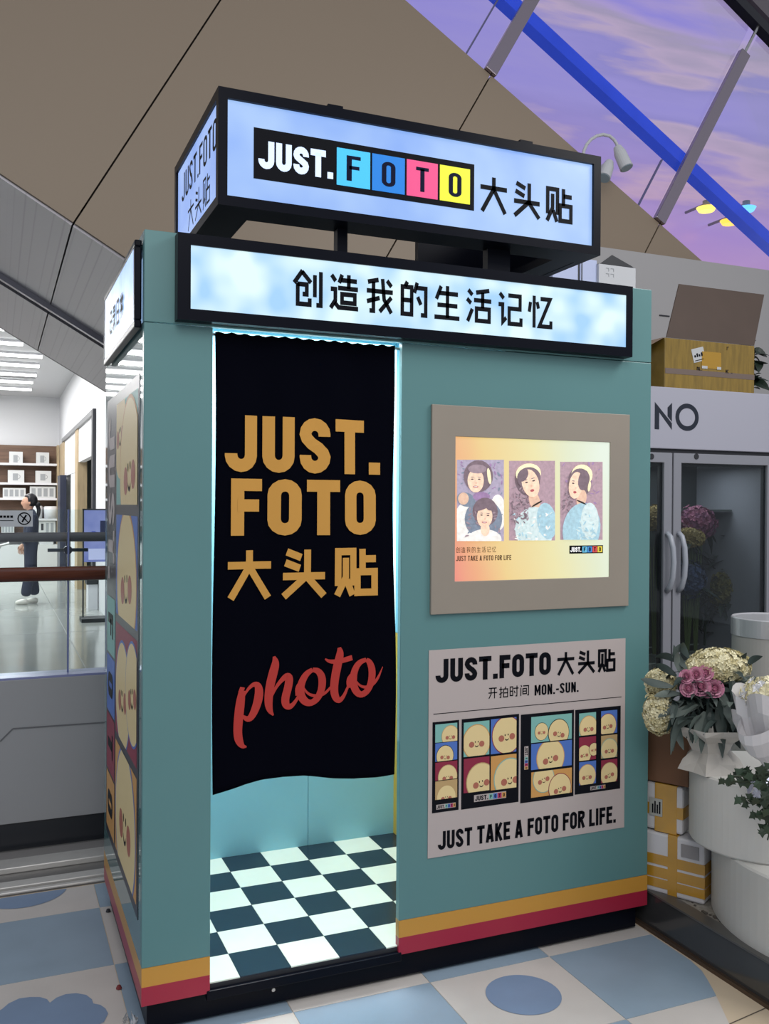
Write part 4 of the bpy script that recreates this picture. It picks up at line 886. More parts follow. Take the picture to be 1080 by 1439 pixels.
# ------------------------------------------------------------------ tall print on the booth side
ps = thing('side_poster', (-.001, .5, .32), 'tall narrow poster of cartoon faces with sideways lettering on the booth side', 'poster')
PX0 = -.0018; Y0s, Y1s, Z0s, Z1s = .075, .93, .325, 1.977
MB().box((PX0, Y0s, Z0s), (-.0003, Y1s, Z1s)).build('sheet', mat('poster_dark_ground', '282c38', .35), ps)
fs_ = lambda u, v, d: (PX0 - d, -u, v)    # u grows toward the viewer's right, i.e. toward -y
mb = MB(); CX0, CX1 = -.632, -.10
for (za_, zb_, bg, faces) in ((1.935, 1.58, 'teal', [(.2, .2, .30, None, .1), (.66, .46, .44, 'orange', .1)]), (1.545, 1.195, 'blue', [(.52, .42, .44, 'orange', .1)]), (1.165, .775, 'red', [(.36, .44, .34, 'blue', .1), (.82, .34, .30, 'blue', .2)]), (.745, .36, 'orange', [(.5, .42, .46, 'blue', 0)])):
    cell = (CX0, CX1, zb_, za_); wdt = CX1 - CX0
    for k, (u, v, r, rim, tilt) in enumerate(faces):
        cartoon(mb, fs_, cell, CX0 + u * wdt, za_ - v * wdt, r * wdt, tilt, rim, bg if k == 0 else None, fy=-.1, d0=.0006 + .0003 * k)
mb.build('picture', INKM, ps)
# sideways word: tops of the letters toward the viewer's right
mb = MB(); text(mb, 'JUST.', lambda u, v: (PX0 - .001, .875 - .19 * v, 1.90 - .60 * u), .22, .1); mb.build('lettering', ink('paper'), ps)
mb = MB()
for i, (c, k) in enumerate(zip('FOTO', ('teal', 'blue', 'red', 'orange'))):
    za_ = 1.235 - .222 * i
    mb.poly([(PX0 - .001, .905, za_), (PX0 - .001, .905, za_ - .212), (PX0 - .001, .66, za_ - .212), (PX0 - .001, .66, za_)], II[k])
    text(mb, c, lambda u, v: (PX0 - .002, .86 - .15 * v, za_ - .06 - .09 * u), .18, mi=II['black'])
mb.build('letter_squares', INKM, ps)

# two gooseneck lamps clamped to the rear of the roof sign
def lamp(base, pts, h0, h1, label):
    t_ = thing('gooseneck_lamp', base, label, 'lamp'); wl = mat('lamp_white', 'c2c4c6', .35)
    MB().tube(pts, .011, 10).build('arm', wl, t_, smooth=True)
    h0, h1 = Vector(h0), Vector(h1); d = (h1 - h0).normalized()
    MB().cyl(h0, h0 + d * .05, .028, .042, 20).build('head_neck', wl, t_)
    MB().cyl(h0 + d * .05, h1, .042, .046, 20).build('head', wl, t_); MB().cyl(h1, h1 + d * .004, .04, n=20).build('lens', mat('lens_glass', '8fa4b0', .1, spec=1), t_)
    b_ = Vector(base); MB().box(b_ - Vector((.03, .03, .0)), b_ + Vector((.03, .03, .04))).build('clamp', wl, t_)
YL_ = 2.46
pts = [at_y(*p, YL_) for p in ((818, 352), (818, 245), (818, 225), (820, 212), (824, 203), (830, 196), (838, 191), (847, 189), (856, 191), (862, 196), (866, 202), (868, 210))]
lamp((pts[0].x, YL_, 3.34), pts, at_y(867, 207, YL_), at_y(880, 236, YL_ - .06), 'white gooseneck lamp arching above the white wall beside the roof sign')
pts = [at_y(*p, YL_) for p in ((834, 352), (834, 262), (842, 245), (847, 232))]
lamp((pts[0].x, YL_, 3.34), pts, at_y(856, 228, YL_), at_y(848, 250, YL_ - .03), 'white lamp head half hidden behind the roof sign corner')

# ================================================================== FLORIST SIDE
pt = mat('speckled_platform', '8f8a82', .55, var=.25, scale=60)
plat = struct('floor_platform', MB().box((1.905, -5, 0), (8, 2.4, .138)), pt)
MB().box((1.86, -5, 0), (1.90, 1.22, .138)).build('kerb', mat('dark_polished_stone', '3c3c3c', .14, var=.2, scale=3, spec=.8), plat)
MB().box((1.845, -5, 0), (1.86, 1.22, .014)).build('kerb_foot', mat('brown_metal_foot', '5a4a3e', .35, metal=.5), plat)
MB().box((1.855, -5, .138), (1.912, 1.22, .145)).build('kerb_top', mat('kerb_top', '5f5e5c', .35, metal=.3), plat)
r = random.Random(3); mb = MB()
for i in range(70):
    y = r.uniform(-.75, .0); x = 1.925 + abs(r.gauss(0, .012)); s = r.uniform(.002, .006)
    if y > -.17: x = r.uniform(1.93, 1.99)
    mb.box((x - s, y - s * 1.5, .138), (x + s, y + s, .138 + s))
tag(mb.build('gravel_crumbs', mat('crumbs', '55504a', .8)), 'scattered dark crumbs along the kerb by the white cylinder', 'debris', kind='stuff')
wallm = mat('florist_wall', 'a8a6a6', .75, var=.01, scale=1)
struct('wall_florist', MB().box((2.42, 2.4, 0), (9, 2.52, 3.34)), wallm)
struct('wall_side', MB().box((7.9, -1, .138), (8, 2.4, 3.34)), wallm)

# fridge
FY = 1.3; fr = thing('flower_fridge', (3.2, FY + .3, .138), 'grey two-door glass flower fridge with white header and dark NO lettering', 'fridge')
fw = mat('fridge_white', 'a9a9b6', .4); fgrey = mat('fridge_frame_grey', '92939b', .35, metal=.2)
X0f, X1f = 2.30, 3.80; zt, zh = 2.245, 1.906
MB().box((X0f, FY, zh), (X1f, FY + .65, zt)).build('header', fw, fr, bevel=.004)
MB().box((X0f, FY + .02, zh - .02), (X1f, FY + .65, zh)).build('shadow_gap', dark, fr)
for x in (X0f, X1f - .03): MB().box((x, FY + .045, .3), (x + .03, FY + .65, zh - .02)).build('side_wall', fw, fr)
MB().box((X0f, FY + .62, .3), (X1f, FY + .65, zh - .02)).build('back_wall', mat('fridge_inside', '42464a', .4), fr)
MB().box((X0f, FY + .0, .138), (X1f, FY + .65, .3)).build('base', fw, fr)
MB().box((X0f + .03, FY + .05, .3), (X1f - .03, FY + .62, .31)).build('inside_floor', mat('fridge_inside', '42464a', .4), fr)
fg = glass('fridge_glass', 'dde2e2', .02, .25)
for k, (xa, xb) in enumerate(((2.303, 3.046), (3.056, 3.797))):
    d_ = MB(); w_ = .055; za_, zb_ = .31, zh - .022
    frame_y(d_, xa, xb, za_, zb_, xa + w_, xb - w_, za_ + w_, zb_ - .055, FY, FY + .04)
    do = d_.build('door', fgrey, fr, bevel=.003)
    MB().box((xa + w_, FY + .015, za_ + w_), (xb - w_, FY + .021, zb_ - .055)).build('glass_pane', fg, do)
    mb = MB(); frame_y(mb, xa + w_ - .001, xb - w_ + .001, za_ + w_ - .001, zb_ - .054, xa + w_ + .014, xb - w_ - .014, za_ + w_ + .014, zb_ - .07, FY + .022, FY + .04); mb.build('gasket', dark, do)
    hxx = xb - .035 if k == 0 else xa + .035
    pts = [(hxx, FY - .004, 1.44), (hxx - .0, FY - .03, 1.42), (hxx + .006, FY - .045, 1.36), (hxx + .008, FY - .05, 1.28), (hxx + .006, FY - .045, 1.20), (hxx, FY - .03, 1.14), (hxx, FY - .004, 1.12)]
    MB().tube(pts, .015, 10).build('handle', mat('handle_grey', 'a4a8b2', .3), do, smooth=True)
    p = at_y(978 if k else 915, 641.5, FY - .001); MB().cyl((p.x, FY - .004, p.z), (p.x, FY + .001, p.z), .016, n=18).build('lock', dark, do)
def NO_(x0, x1, z0, z1, y, c, mb):
    H_ = z1 - z0; W_ = x1 - x0; f = lambda a, b_: (x0 + a * W_, y, z0 + b_ * H_)
    if c == 'N':
        mb.poly([f(0, 0), f(.26, 0), f(.26, .62), f(1, 0), f(1, .25), f(.0, 1)]); mb.poly([f(.74, .5), f(1, .3), f(1, 1), f(.74, .82)])
    else: ribbon(mb, [(x0 + W_ * .5 + W_ * .41 * math.cos(k * math.pi / 16), z0 + H_ * .5 + H_ * .41 * math.sin(k * math.pi / 16)) for k in range(32)], 1, H_ * .17, lambda a, b_: (a, y, b_))
mb = MB(); NO_(2.922, 3.040, 2.010, 2.160, FY - .0008, 'N', mb); NO_(3.062, 3.230, 2.008, 2.162, FY - .0008, 'O', mb)
mb.build('lettering', mat('navy_letter', '141c2c', .5), fr)
wire = mat('wire_shelf_white', 'a8b0ac', .4)
mb = MB()
for y in (FY + .08, FY + .58): 
    for z in (.66, .705): mb.cyl((X0f + .04, y, z), (X1f - .04, y, z), .005, n=6)
n_ = 60
for i in range(n_): x = X0f + .05 + (X1f - X0f - .1) * i / (n_ - 1); mb.box((x - .002, FY + .078, .66), (x + .002, FY + .082, .705)); mb.box((x - .002, FY + .08, .66), (x + .002, FY + .58, .664))
tag(mb.build('wire_shelf', wire, fr))
mb = MB(); mb.cyl((X0f + .05, FY + .5, 1.55), (X1f - .05, FY + .5, 1.55), .006, n=6); mb.box((X0f + .04, FY + .3, 1.56), (X1f - .04, FY + .6, 1.57)); mb.build('upper_shelf', mat('dim_shelf', '6a706e', .3, metal=.5), fr)
l = area('fridge_lamp', (3.05, FY + .35, 1.82), (3.05, FY + .35, 0), 1.2, 3.6, (.9, .97, 1), .25); l.parent = fr; l.location = Vector((3.05, FY + .30, 1.82)) - wloc(fr)

# ---- foliage helpers
def leaf_pts(L_, W_, curl, n=5):
    P = []
    for i in range(n + 1):
        t = i / n; P.append((t * L_, W_ * math.sin(math.pi * min(1, t * .92 + .06)) ** .8 * (1 - .2 * t), -curl * t * t * L_))
    return P
def add_leaf(mb, org, az, pitch, L_, W_, curl=.5, roll=0, mi=0, n=5):
    org = Vector(org); Mx = Matrix.Rotation(az, 3, 'Z') @ Matrix.Rotation(-pitch, 3, 'Y') @ Matrix.Rotation(roll, 3, 'X')
    b = len(mb.v)
    for (t, hw, dz) in leaf_pts(L_, W_, curl, n):
        for s, dy in ((-1, .25), (0, 0), (1, .25)): mb.v.append(tuple(org + Mx @ Vector((t, s * hw, dz + dy * hw))))
    for i in range(n):
        for k in (0, 1): a = b + i * 3 + k; mb.f.append((a, a + 1, a + 4, a + 3)); mb.m.append(mi)
def floret_head(mb, c, rx, ry, rz, n, s, r, half=False, mis=(0, 1, 2)):
    c = Vector(c)
    for i in range(n):
        t = i * 2.399963; zz = 1 - 2 * (i + .5) / n
        if half and zz < -.35: continue
        q = math.sqrt(max(0, 1 - zz * zz)); d = Vector((q * math.cos(t), q * math.sin(t), zz)); k = r.uniform(.86, 1.12)
        p = c + Vector((d.x * rx, d.y * ry, d.z * rz)) * k; a = d.orthogonal().normalized(); b_ = d.cross(a); rot = r.uniform(0, 1.6); m_ = r.choice(mis)
        for j in range(4):
            th_ = rot + j * math.pi / 2; e1 = a * math.cos(th_) + b_ * math.sin(th_); e2 = -a * math.sin(th_) + b_ * math.cos(th_); ss = s * r.uniform(.8, 1.15)
            mb.poly([p - d * ss * .15, p + e1 * ss * .6 - e2 * ss * .45 + d * ss * .2, p + e1 * ss * 1.1 + d * ss * .1, p + e1 * ss * .6 + e2 * ss * .45 + d * ss * .25], m_)
def core(mb, c, rx, ry, rz, mi=0, n=16):
    c = Vector(c); b = len(mb.v); k = 8
    for i in range(k + 1):
        ph = math.pi * i / k
        for j in range(n): th_ = 2 * math.pi * j / n; mb.v.append((c.x + rx * math.sin(ph) * math.cos(th_), c.y + ry * math.sin(ph) * math.sin(th_), c.z + rz * math.cos(ph)))
    for i in range(k):
        for j in range(n): jj = (j + 1) % n; mb.f.append((b + i * n + j, b + (i + 1) * n + j, b + (i + 1) * n + jj, b + i * n + jj)); mb.m.append(mi)
ylw = [mat('hydrangea_cream', 'dad2ac', .7), mat('hydrangea_yellow', 'cabf92', .6), mat('hydrangea_pale', 'e6dfbc', .6), mat('hydrangea_depth', '857d58', .8)]  # last, darker tone paints the shade in the gaps between petals
grn = [mat('eucalyptus_leaf', '46524e', .55), mat('dark_leaf', '2a3834', .5), mat('grey_leaf', '67726c', .55)]
rnd = random.Random(11)
# flowers inside the fridge
def fr_bunch(px, py, rx, rz, cols, label, leafn=14, y=FY + .28, stem=True, zb=.72):
    p = at_y(px, py, y); t_ = thing('flower_bunch', (p.x, p.y, zb), label, 'flowers')
    mb = MB(); core(mb, p, rx * .85, .07, rz * .85); floret_head(mb, p, rx, .09, rz, 150, .022, rnd, mis=(0, 1)); tag(mb.build('blooms', cols, t_), kind='stuff')
    mb = MB()
    for i in range(leafn): add_leaf(mb, p + Vector((rnd.uniform(-rx, rx) * .6, 0, -rz * .5)), rnd.uniform(0, 6.3), rnd.uniform(-.9, .6), rnd.uniform(.08, .16), .02, .6)
    mb.build('foliage', grn[1], t_)
    mb = MB(); [mb.tube([(p.x + dx * .2, p.y, zb), (p.x + dx, p.y, p.z - rz * .5)], .004, 5) for dx in (-.04, -.01, .02, .045)]; mb.build('stems', mat('stem_green', '4c5a34', .6), t_)
fr_bunch(978, 735, .12, .10, [mat('bloom_pink', '9a5a78', .6), mat('bloom_mauve', '7c4668', .6)], 'dusky pink bunch behind the right fridge door glass')
fr_bunch(966, 756, .09, .05, [mat('bloom_buff', 'a08a54', .6), mat('bloom_buff2', '8a7648', .6)], 'buff yellow bunch under the pink flowers in the fridge', 8, FY + .2)
fr_bunch(966, 815, .11, .11, [mat('bloom_blue', '3c4a70', .6), mat('bloom_blue2', '2c3654', .6)], 'dark blue bunch low behind the right fridge door', 10, FY + .22)
fr_bunch(920, 728, .08, .07, [mat('bloom_buff', 'a08a54', .6), mat('bloom_buff2', '8a7648', .6)], 'small yellow bunch behind the left fridge door', 8)
fr_bunch(1025, 830, .14, .14, [mat('bloom_olive', '6e6430', .6), mat('bloom_olive2', '545024', .6)], 'olive yellow foliage bunch behind the right fridge door', 26, FY + .38)
for px, py, n_, lab in ((1040, 740, 22, 'tall dark spiky stems at the right inside the fridge'), (1062, 700, 18, 'tall dark leaves at the far right of the upper fridge'), (1008, 790, 30, 'thin grassy stems in the middle of the fridge'), (990, 850, 26, 'low dark greenery on the wire shelf in the fridge')):
    p = at_y(px, py, FY + .45); t_ = thing('greenery', (p.x, p.y, .72), lab, 'plant'); mb = MB()
    for i in range(n_): add_leaf(mb, (p.x + rnd.uniform(-.08, .08), p.y, p.z - .1 + rnd.uniform(-.1, .15)), rnd.uniform(0, 6.3), rnd.uniform(.2, 1.4), rnd.uniform(.12, .26), .018, .5)
    mb.build('leaves', grn[1], t_); MB().tube([(p.x, p.y, .72), (p.x + .01, p.y, p.z)], .008, 6).build('stem', grn[1], t_)

# ---- box on the fridge
bxm = mat('yellow_taped_card', '836a28', .22, var=.22, scale=9, spec=.7, stretch=(6, 1, .8)); brn = mat('brown_card', '4e4038', .7, var=.06, scale=5)
ob = thing('cardboard_box', (3.3, FY + .2, zt), 'large yellow taped cardboard box with raised brown flap on the fridge', 'box')
a = Vector((3.02, FY + .06, zt)); bxx = 3.68; ht = .285
MB().box((3.03, FY + .05, zt), (3.685, FY + .41, zt + ht)).build('body', bxm, ob, bevel=.006)
MB().obox((3.04, FY + .05, zt + ht), (.64, 0, 0), (0, .006, .001), (.155, .08, .33)).build('front_flap', brn, ob)
MB().obox((3.03, FY + .06, zt + ht), (0, .34, 0), (.004, 0, .003), (-.085, .0, -.045)).build('side_flap', mat('inner_card', '8a7460', .7), ob)
MB().box((3.033, FY + .0485, zt + .085), (3.683, FY + .05, zt + .115)).build('bare_card_band', mat('bare_card', '6f6058', .6), ob)
lb = MB().obox((3.235, FY + .048, zt + .155), (.085, 0, .022), (0, .001, 0), (-.022, 0, .075)).build('label', mat('label_white', 'b8babc', .5), ob)
mb = MB()
for i in range(4): mb.obox((3.238 + .016 * i, FY + .0465, zt + .185 + .004 * i), (.01, 0, .003), (0, .001, 0), (-.004, 0, .012 + .008 * (i % 2)))
mb.obox((3.243, FY + .0465, zt + .165), (.06, 0, .016), (0, .001, 0), (-.001, 0, .004)); mb.build('label_print', blackp, ob)
MB().box((3.29, FY + .047, zt + .13), (3.43, FY + .05, zt + .225)).build('tape_patch', mat('gold_tape', 'a8801e', .2, spec=.8), ob)
mb = MB().box((3.29, FY + .046, zt + .128), (3.33, FY + .0475, zt + .143)); mb.box((3.40, FY + .046, zt + .128), (3.43, FY + .0475, zt + .143)); mb.build('tape_gap', mat('label_white', 'b8babc', .5), ob)
mb = MB(); text(mb, 'N.', plane_y(3.255, 3.29, zt + .115, zt + .135, FY + .0475), .22); text(mb, 'KG.', plane_y(3.465, 3.515, zt + .112, zt + .132, FY + .0475), .22); ribbon(mb, [(3.475, zt + .245), (3.475, zt + .262), (3.487, zt + .262)], 0, .004, lambda u, v: (u, FY + .0475, v)); mb.build('printing', mat('box_print_dark', '3a2c18', .6), ob)
ar = at_y(926, 443, 2.398); br_ = at_y(940, 443, 2.398); mb = MB().box((ar.x, 2.394, ar.z - .004), (br_.x, 2.4, ar.z + .004)); tag(mb.build('wall_hook', dark), 'small dark rod on the white wall beside the raised box flap', 'hook')
t_ = thing('potted_plant', (3.92, FY + .2, zt), 'dark leafy potted plant at the right end of the fridge top', 'plant')
MB().lathe((3.78 - .0, FY + .25, zt), [(0, 0), (.06, 0), (.075, .10), (.068, .10), (0, .09)], 24).build('pot', dark, t_, smooth=True)
t_.location = (3.78, FY + .25, zt)
for c in t_.children: c.location = Vector((3.92, FY + .2, zt)) - Vector((3.78, FY + .25, zt))
for i in range(70):
    mb = MB(); add_leaf(mb, (3.78 + rnd.uniform(-.05, .05), FY + .22 + rnd.uniform(-.05, .05), zt + .05 + rnd.uniform(0, .26)), rnd.uniform(0, 6.3), rnd.uniform(-.2, 1.3), rnd.uniform(.08, .12), .034, .6, rnd.uniform(-.8, .8))
    mb.build('leaf', mat('plant_leaf_dark', '1d2a20', .45), t_)

# ------------------------------------------------------------------ cartons on the fridge top
def carton(name, px0, px1, pyt, y, d, label, m_, z=2.245):
    a = at_y(px0, 400, y); b_ = at_y(px1, pyt, y)
    t_ = thing(name, ((a.x + b_.x) / 2, y, z), label, 'box'); MB().box((a.x, y, z), (b_.x, y + d, b_.z)).build('body', m_, t_, bevel=.002); return t_, a.x, b_.x, b_.z
cw = mat('white_card', 'c0c2c6', .6)
t_, xa, xb, zt = carton('carton', 841, 893, 377, 1.42, .3, 'white open carton with dark inside on the fridge, right of the roof sign', cw)
mb = MB(); mb.poly([(xa, 1.422, zt + .001), (xb, 1.422, zt + .001), (xb - .02, 1.70, zt + .001), (xa, 1.70, zt + .001)]); mb.build('open_inside', dark, t_)  # dark sheet over the closed top paints the shade inside the carton
W_ = xb - xa; mb = MB()
for y in (1.43, 1.433): mb.poly([(xa + .01, y, zt), (xb, y, zt), (xb - .02, y, zt + .012), (xa + W_ * .38, y, zt + .06)])
mb.build('dark_flap', dark, t_)
MB().obox((xa, 1.42, zt), (0, .15, .055), (.0, .002, 0), (.003, 0, 0)).build('flap', cw, t_)
MB().obox((xa, 1.70, zt), (xb - xa, 0, -.002), (0, .003, 0), (0, .03, .05)).build('flap', dark, t_)
mb = MB(); 
for i in range(2):
    for j in range(2): ribbon(mb, [(xa + .045 + .032 * i, zt - .02 - .03 * j), (xa + .065 + .032 * i, zt - .02 - .03 * j), (xa + .065 + .032 * i, zt - .036 - .03 * j)], 0, .004, lambda a, b_: (a, 1.4185, b_))
mb.build('printed_marks', pic, t_)
t_, xa, xb, zt = carton('carton', 815, 838.5, 366, 1.44, .25, 'narrow pale carton just left of the open white carton', mat('pale_blue_card', 'b4bede', .5))  # white card with the sign's blue light put into its colour
mb = MB().box((xa + .006, 1.438, 2.3), (xa + .012, 1.44, zt)); mb.build('seam', dark, t_)
t_, xa, xb, zt = carton('carton', 776, 813.5, 366, 1.45, .25, 'pale carton half hidden under the lit roof sign', mat('pale_blue_card', 'b4bede', .5))
mb = MB().box((xb - .008, 1.448, 2.3), (xb, 1.45, zt)); mb.build('seam', dark, t_)
# ---- stands
cw1 = mat('white_plaster_drum', 'c4c3be', .5, var=.03, scale=4)
tag(MB().lathe((2.415, -.5, .138), [(0, 0), (.53, 0), (.537, .006), (.537, .256), (.53, .262), (0, .262)], 96).build('drum_stand', cw1, smooth=False, origin=(2.415, -.5, .138)), 'wide low white drum stand beside the dark stone kerb', 'stand')
CU = Vector((2.11, -.285, .401)); RU = .245
pz = .655
tag(MB().lathe(CU, [(0, 0), (RU - .004, 0), (RU, .006), (RU, pz - .407), (RU - .006, pz - .401), (0, pz - .401)], 72).build('drum_stand', cw1, origin=CU), 'smaller white drum stand carrying the bouquets, stacked on the wide drum', 'stand')

# ---- foam and cardboard boxes behind the booth corner
foam = mat('white_foam', 'c6c4c6', .7); tape = mat('yellow_packing_tape', 'b5872a', .25, spec=.8, var=.1, scale=10)
A0 = Vector((1.967, -.160, .14)); ux = (Vector((1.885, -.012, 0)) - Vector((1.967, -.160, 0))).normalized(); uy = Vector((-ux.y, ux.x, 0)) * -1
if uy.x < 0: uy = -uy
fbx = thing('foam_box', A0 + ux * .1, 'lower white foam box bound with yellow tape on the platform', 'box')
Lf, Df, Hf = .245, .09, .225
def fo(mbx, a, b_, c, d_, e, f): mbx.obox(A0 + ux * a + uy * c + Vector((0, 0, e)), ux * (b_ - a), uy * (d_ - c), Vector((0, 0, f - e)))
mb = MB(); fo(mb, 0, Lf, 0, Df, 0, Hf); mb.build('body', foam, fbx, bevel=.008)
for z0_, z1_ in ((.022, .055), (.06, .098), (.108, .145)): mb = MB(); fo(mb, -.002, Lf, -.002, Df + .002, z0_, z1_); mb.build('tape_band', tape, fbx)
mb = MB(); fo(mb, .10, .135, -.003, Df + .003, -.0, Hf + .003); mb.build('tape_band', tape, fbx)
mb = MB(); fo(mb, .02, .085, -.0035, -.001, .158, .205); mb.build('grey_film', mat('grey_film', '8a8686', .4), fbx)  # plain grey patch on the front face
B0 = A0 + ux * .085 + Vector((0, 0, Hf + .006)) + uy * .01
fb2 = thing('foam_box', B0 + ux * .08, 'upper smaller white foam box with yellow tape and address label', 'box')
def fo2(mbx, a, b_, c, d_, e, f): mbx.obox(B0 + ux * a + uy * c + Vector((0, 0, e)), ux * (b_ - a), uy * (d_ - c), Vector((0, 0, f - e)))
mb = MB(); fo2(mb, 0, .16, 0, .08, 0, .175); mb.build('body', foam, fb2, bevel=.010)
mb = MB(); fo2(mb, -.002, .16, -.002, .082, .058, .1); mb.build('tape_band', tape, fb2)
mb = MB(); fo2(mb, .022, .105, -.003, .083, -.002, .178); mb.build('tape_band', tape, fb2)
mb = MB(); fo2(mb, .075, .125, -.006, -.004, .055, .12); mb.build('label', mat('label_grey', 'a4a49e', .5), fb2)
mb = MB(); [fo2(mb, .082 + .009 * i, .087 + .009 * i, -.0075, -.006, .065, .11 - .012 * (i % 2)) for i in range(4)]; mb.build('label_print', blackp, fb2)
cbz = A0.z + Hf + .19; C0 = B0 + ux * -.02 + Vector((0, 0, .181))
cb = thing('cardboard_box', C0 + ux * .15, 'plain brown cardboard box on top of the foam boxes behind the bouquet', 'box')
mb = MB(); mb.obox(C0, ux * .185, uy * .12, Vector((0, 0, .21))); mb.build('body', mat('dark_brown_card', '6e4c34', .75, var=.05, scale=4), cb, bevel=.004)
mb = MB(); mb.obox(C0 + Vector((0, 0, .212)), ux * .185, uy * .055, Vector((0, 0, .004))); mb.build('top_flap', mat('dark_brown_card', '6e4c34'), cb)

# ---- bouquet
def at_d(px, py, d): return CAM + _ray(px, py) * d
DB = 3.24
bq = thing('bouquet', (at_d(998, 1080, DB).x, at_d(998, 1080, DB).y, pz), 'bouquet of pink roses and cream hydrangea in faceted white paper wrap', 'bouquet')
BC = Vector((at_d(998, 1080, DB).x + .02, at_d(998, 1080, DB).y + .02, pz)); k1 = DB / FPX
# faceted paper collar: flared base, narrow waist, flared rim
mb = MB(); NF = 12; rings = []
for (z, r_, jit) in ((.0, .108, .012), (.035, .088, .014), (.065, .060, .008), (.105, .075, .012), (.135, .115, .014), (.155, .122, .01)):
    rings.append([BC + Vector(((r_ + (jit if i % 2 else -jit)) * math.cos(2 * math.pi * (i + .3) / NF), (r_ + (jit if i % 2 else -jit)) * math.sin(2 * math.pi * (i + .3) / NF), z)) for i in range(NF)])
for a, b_ in zip(rings, rings[1:]):
    for i in range(NF):
        j = (i + 1) % NF
        if i % 2: mb.poly([a[i], a[j], b_[j]]); mb.poly([a[i], b_[j], b_[i]])
        else: mb.poly([a[i], a[j], b_[i]]); mb.poly([a[j], b_[j], b_[i]])
mb.poly([p for p in rings[0]][::-1])
mb.build('paper_wrap', mat('matte_white_paper', 'b9b5ae', .8), bq)
def hyd(name, px, py, rx, rz, n, s, dep, label):
    p = at_d(px, py, dep); mb = MB(); core(mb, p, rx * .8, rx * .66, rz * .8, 3); floret_head(mb, p, rx, rx * .85, rz, n, s, rnd, mis=(0, 1, 2)); o = mb.build(name, ylw, bq); o['kind'] = 'stuff'; return o
hyd('hydrangea_head', 1010, 935, .105, .055, 560, .0125, DB + .02, ''); hyd('hydrangea_head', 982, 940, .05, .04, 220, .012, DB, '')
hyd('hydrangea_head', 926, 1000, .055, .075, 420, .0125, DB + .02, ''); hyd('hydrangea_head', 928, 960, .055, .05, 280, .012, DB + .05, '')
rose = [mat('rose_pink', 'e2acc0', .6), mat('rose_deep', 'c4839e', .6)]
def rosebud(p, r_):
    mb = MB(); d = (CAM - p); d.z += .4; d.normalize(); a = d.orthogonal().normalized(); b_ = d.cross(a)
    for ring, (rr_, n, op, ht) in enumerate(((.25, 3, .05, 1.0), (.5, 4, .2, .95), (.78, 5, .5, .8), (1.0, 6, .9, .5))):
        for i in range(n):
            t0 = 2 * math.pi * (i / n) + ring * .7; w_ = 2 * math.pi / n * .72; g = []
            for v_ in (0, .5, 1):
                for u_ in (-.5, -.17, .17, .5):
                    th_ = t0 + u_ * w_ * 1.3; rad = r_ * rr_ * (.55 + .5 * v_ + .12 * op * v_); hh = r_ * ht * (v_ - .25) * (1 - .5 * abs(u_) * v_) * 1.25 - (op * .2 * r_ * v_ * v_)
                    g.append(p + a * (rad * math.cos(th_)) + b_ * (rad * math.sin(th_)) + d * hh)
            for y in range(2):
                for x in range(3): mb.poly([g[y * 4 + x], g[y * 4 + x + 1], g[(y + 1) * 4 + x + 1], g[(y + 1) * 4 + x]], 1 if ring % 2 else 0)
    core(mb, p, r_ * .3, r_ * .3, r_ * .45, 1, 8); return mb.build('rose', rose, bq, smooth=True)
for px, py, r_ in ((964, 951, .022), (978, 948, .024), (991, 946, .024), (967, 968, .026), (984, 965, .030), (1004, 968, .028), (993, 972, .02)): rosebud(at_d(px, py, DB - .06), r_)
def bl(px, py, az_px, L_, W_, dep=DB - .03, curl=.5, mi=0):
    """leaf from a point toward a direction given in the picture plane of the bouquet (degrees, 0 = right, 90 = up)"""
    p = at_d(px, py, dep); t = R_(az_px); d = _r * math.cos(t) + _u * math.sin(t); d = (d - _f * rnd.uniform(-.1, .45)).normalized()
    side = d.cross(_f).normalized() * math.cos(.3) + _f * math.sin(rnd.uniform(-.6, .6)); mb = MB(); b = 0; n = 7; nor = side.cross(d)
    for i in range(n + 1):
        q = i / n; hw = W_ * math.sin(math.pi * min(1, q * .93 + .06)) ** .75; c = p + d * (q * L_) + Vector((0, 0, -curl * q * q * L_)) + nor * (.1 * L_ * math.sin(q * 3))
        for s, k in ((-1, .22), (0, 0), (1, .22)): mb.v.append(tuple(c + side * (s * hw) + nor * (k * hw)))
    for i in range(n):
        for k in (0, 1): a = i * 3 + k; mb.f.append((a, a + 1, a + 4, a + 3)); mb.m.append(0)
    return mb.build('leaf', grn[mi], bq, smooth=True)
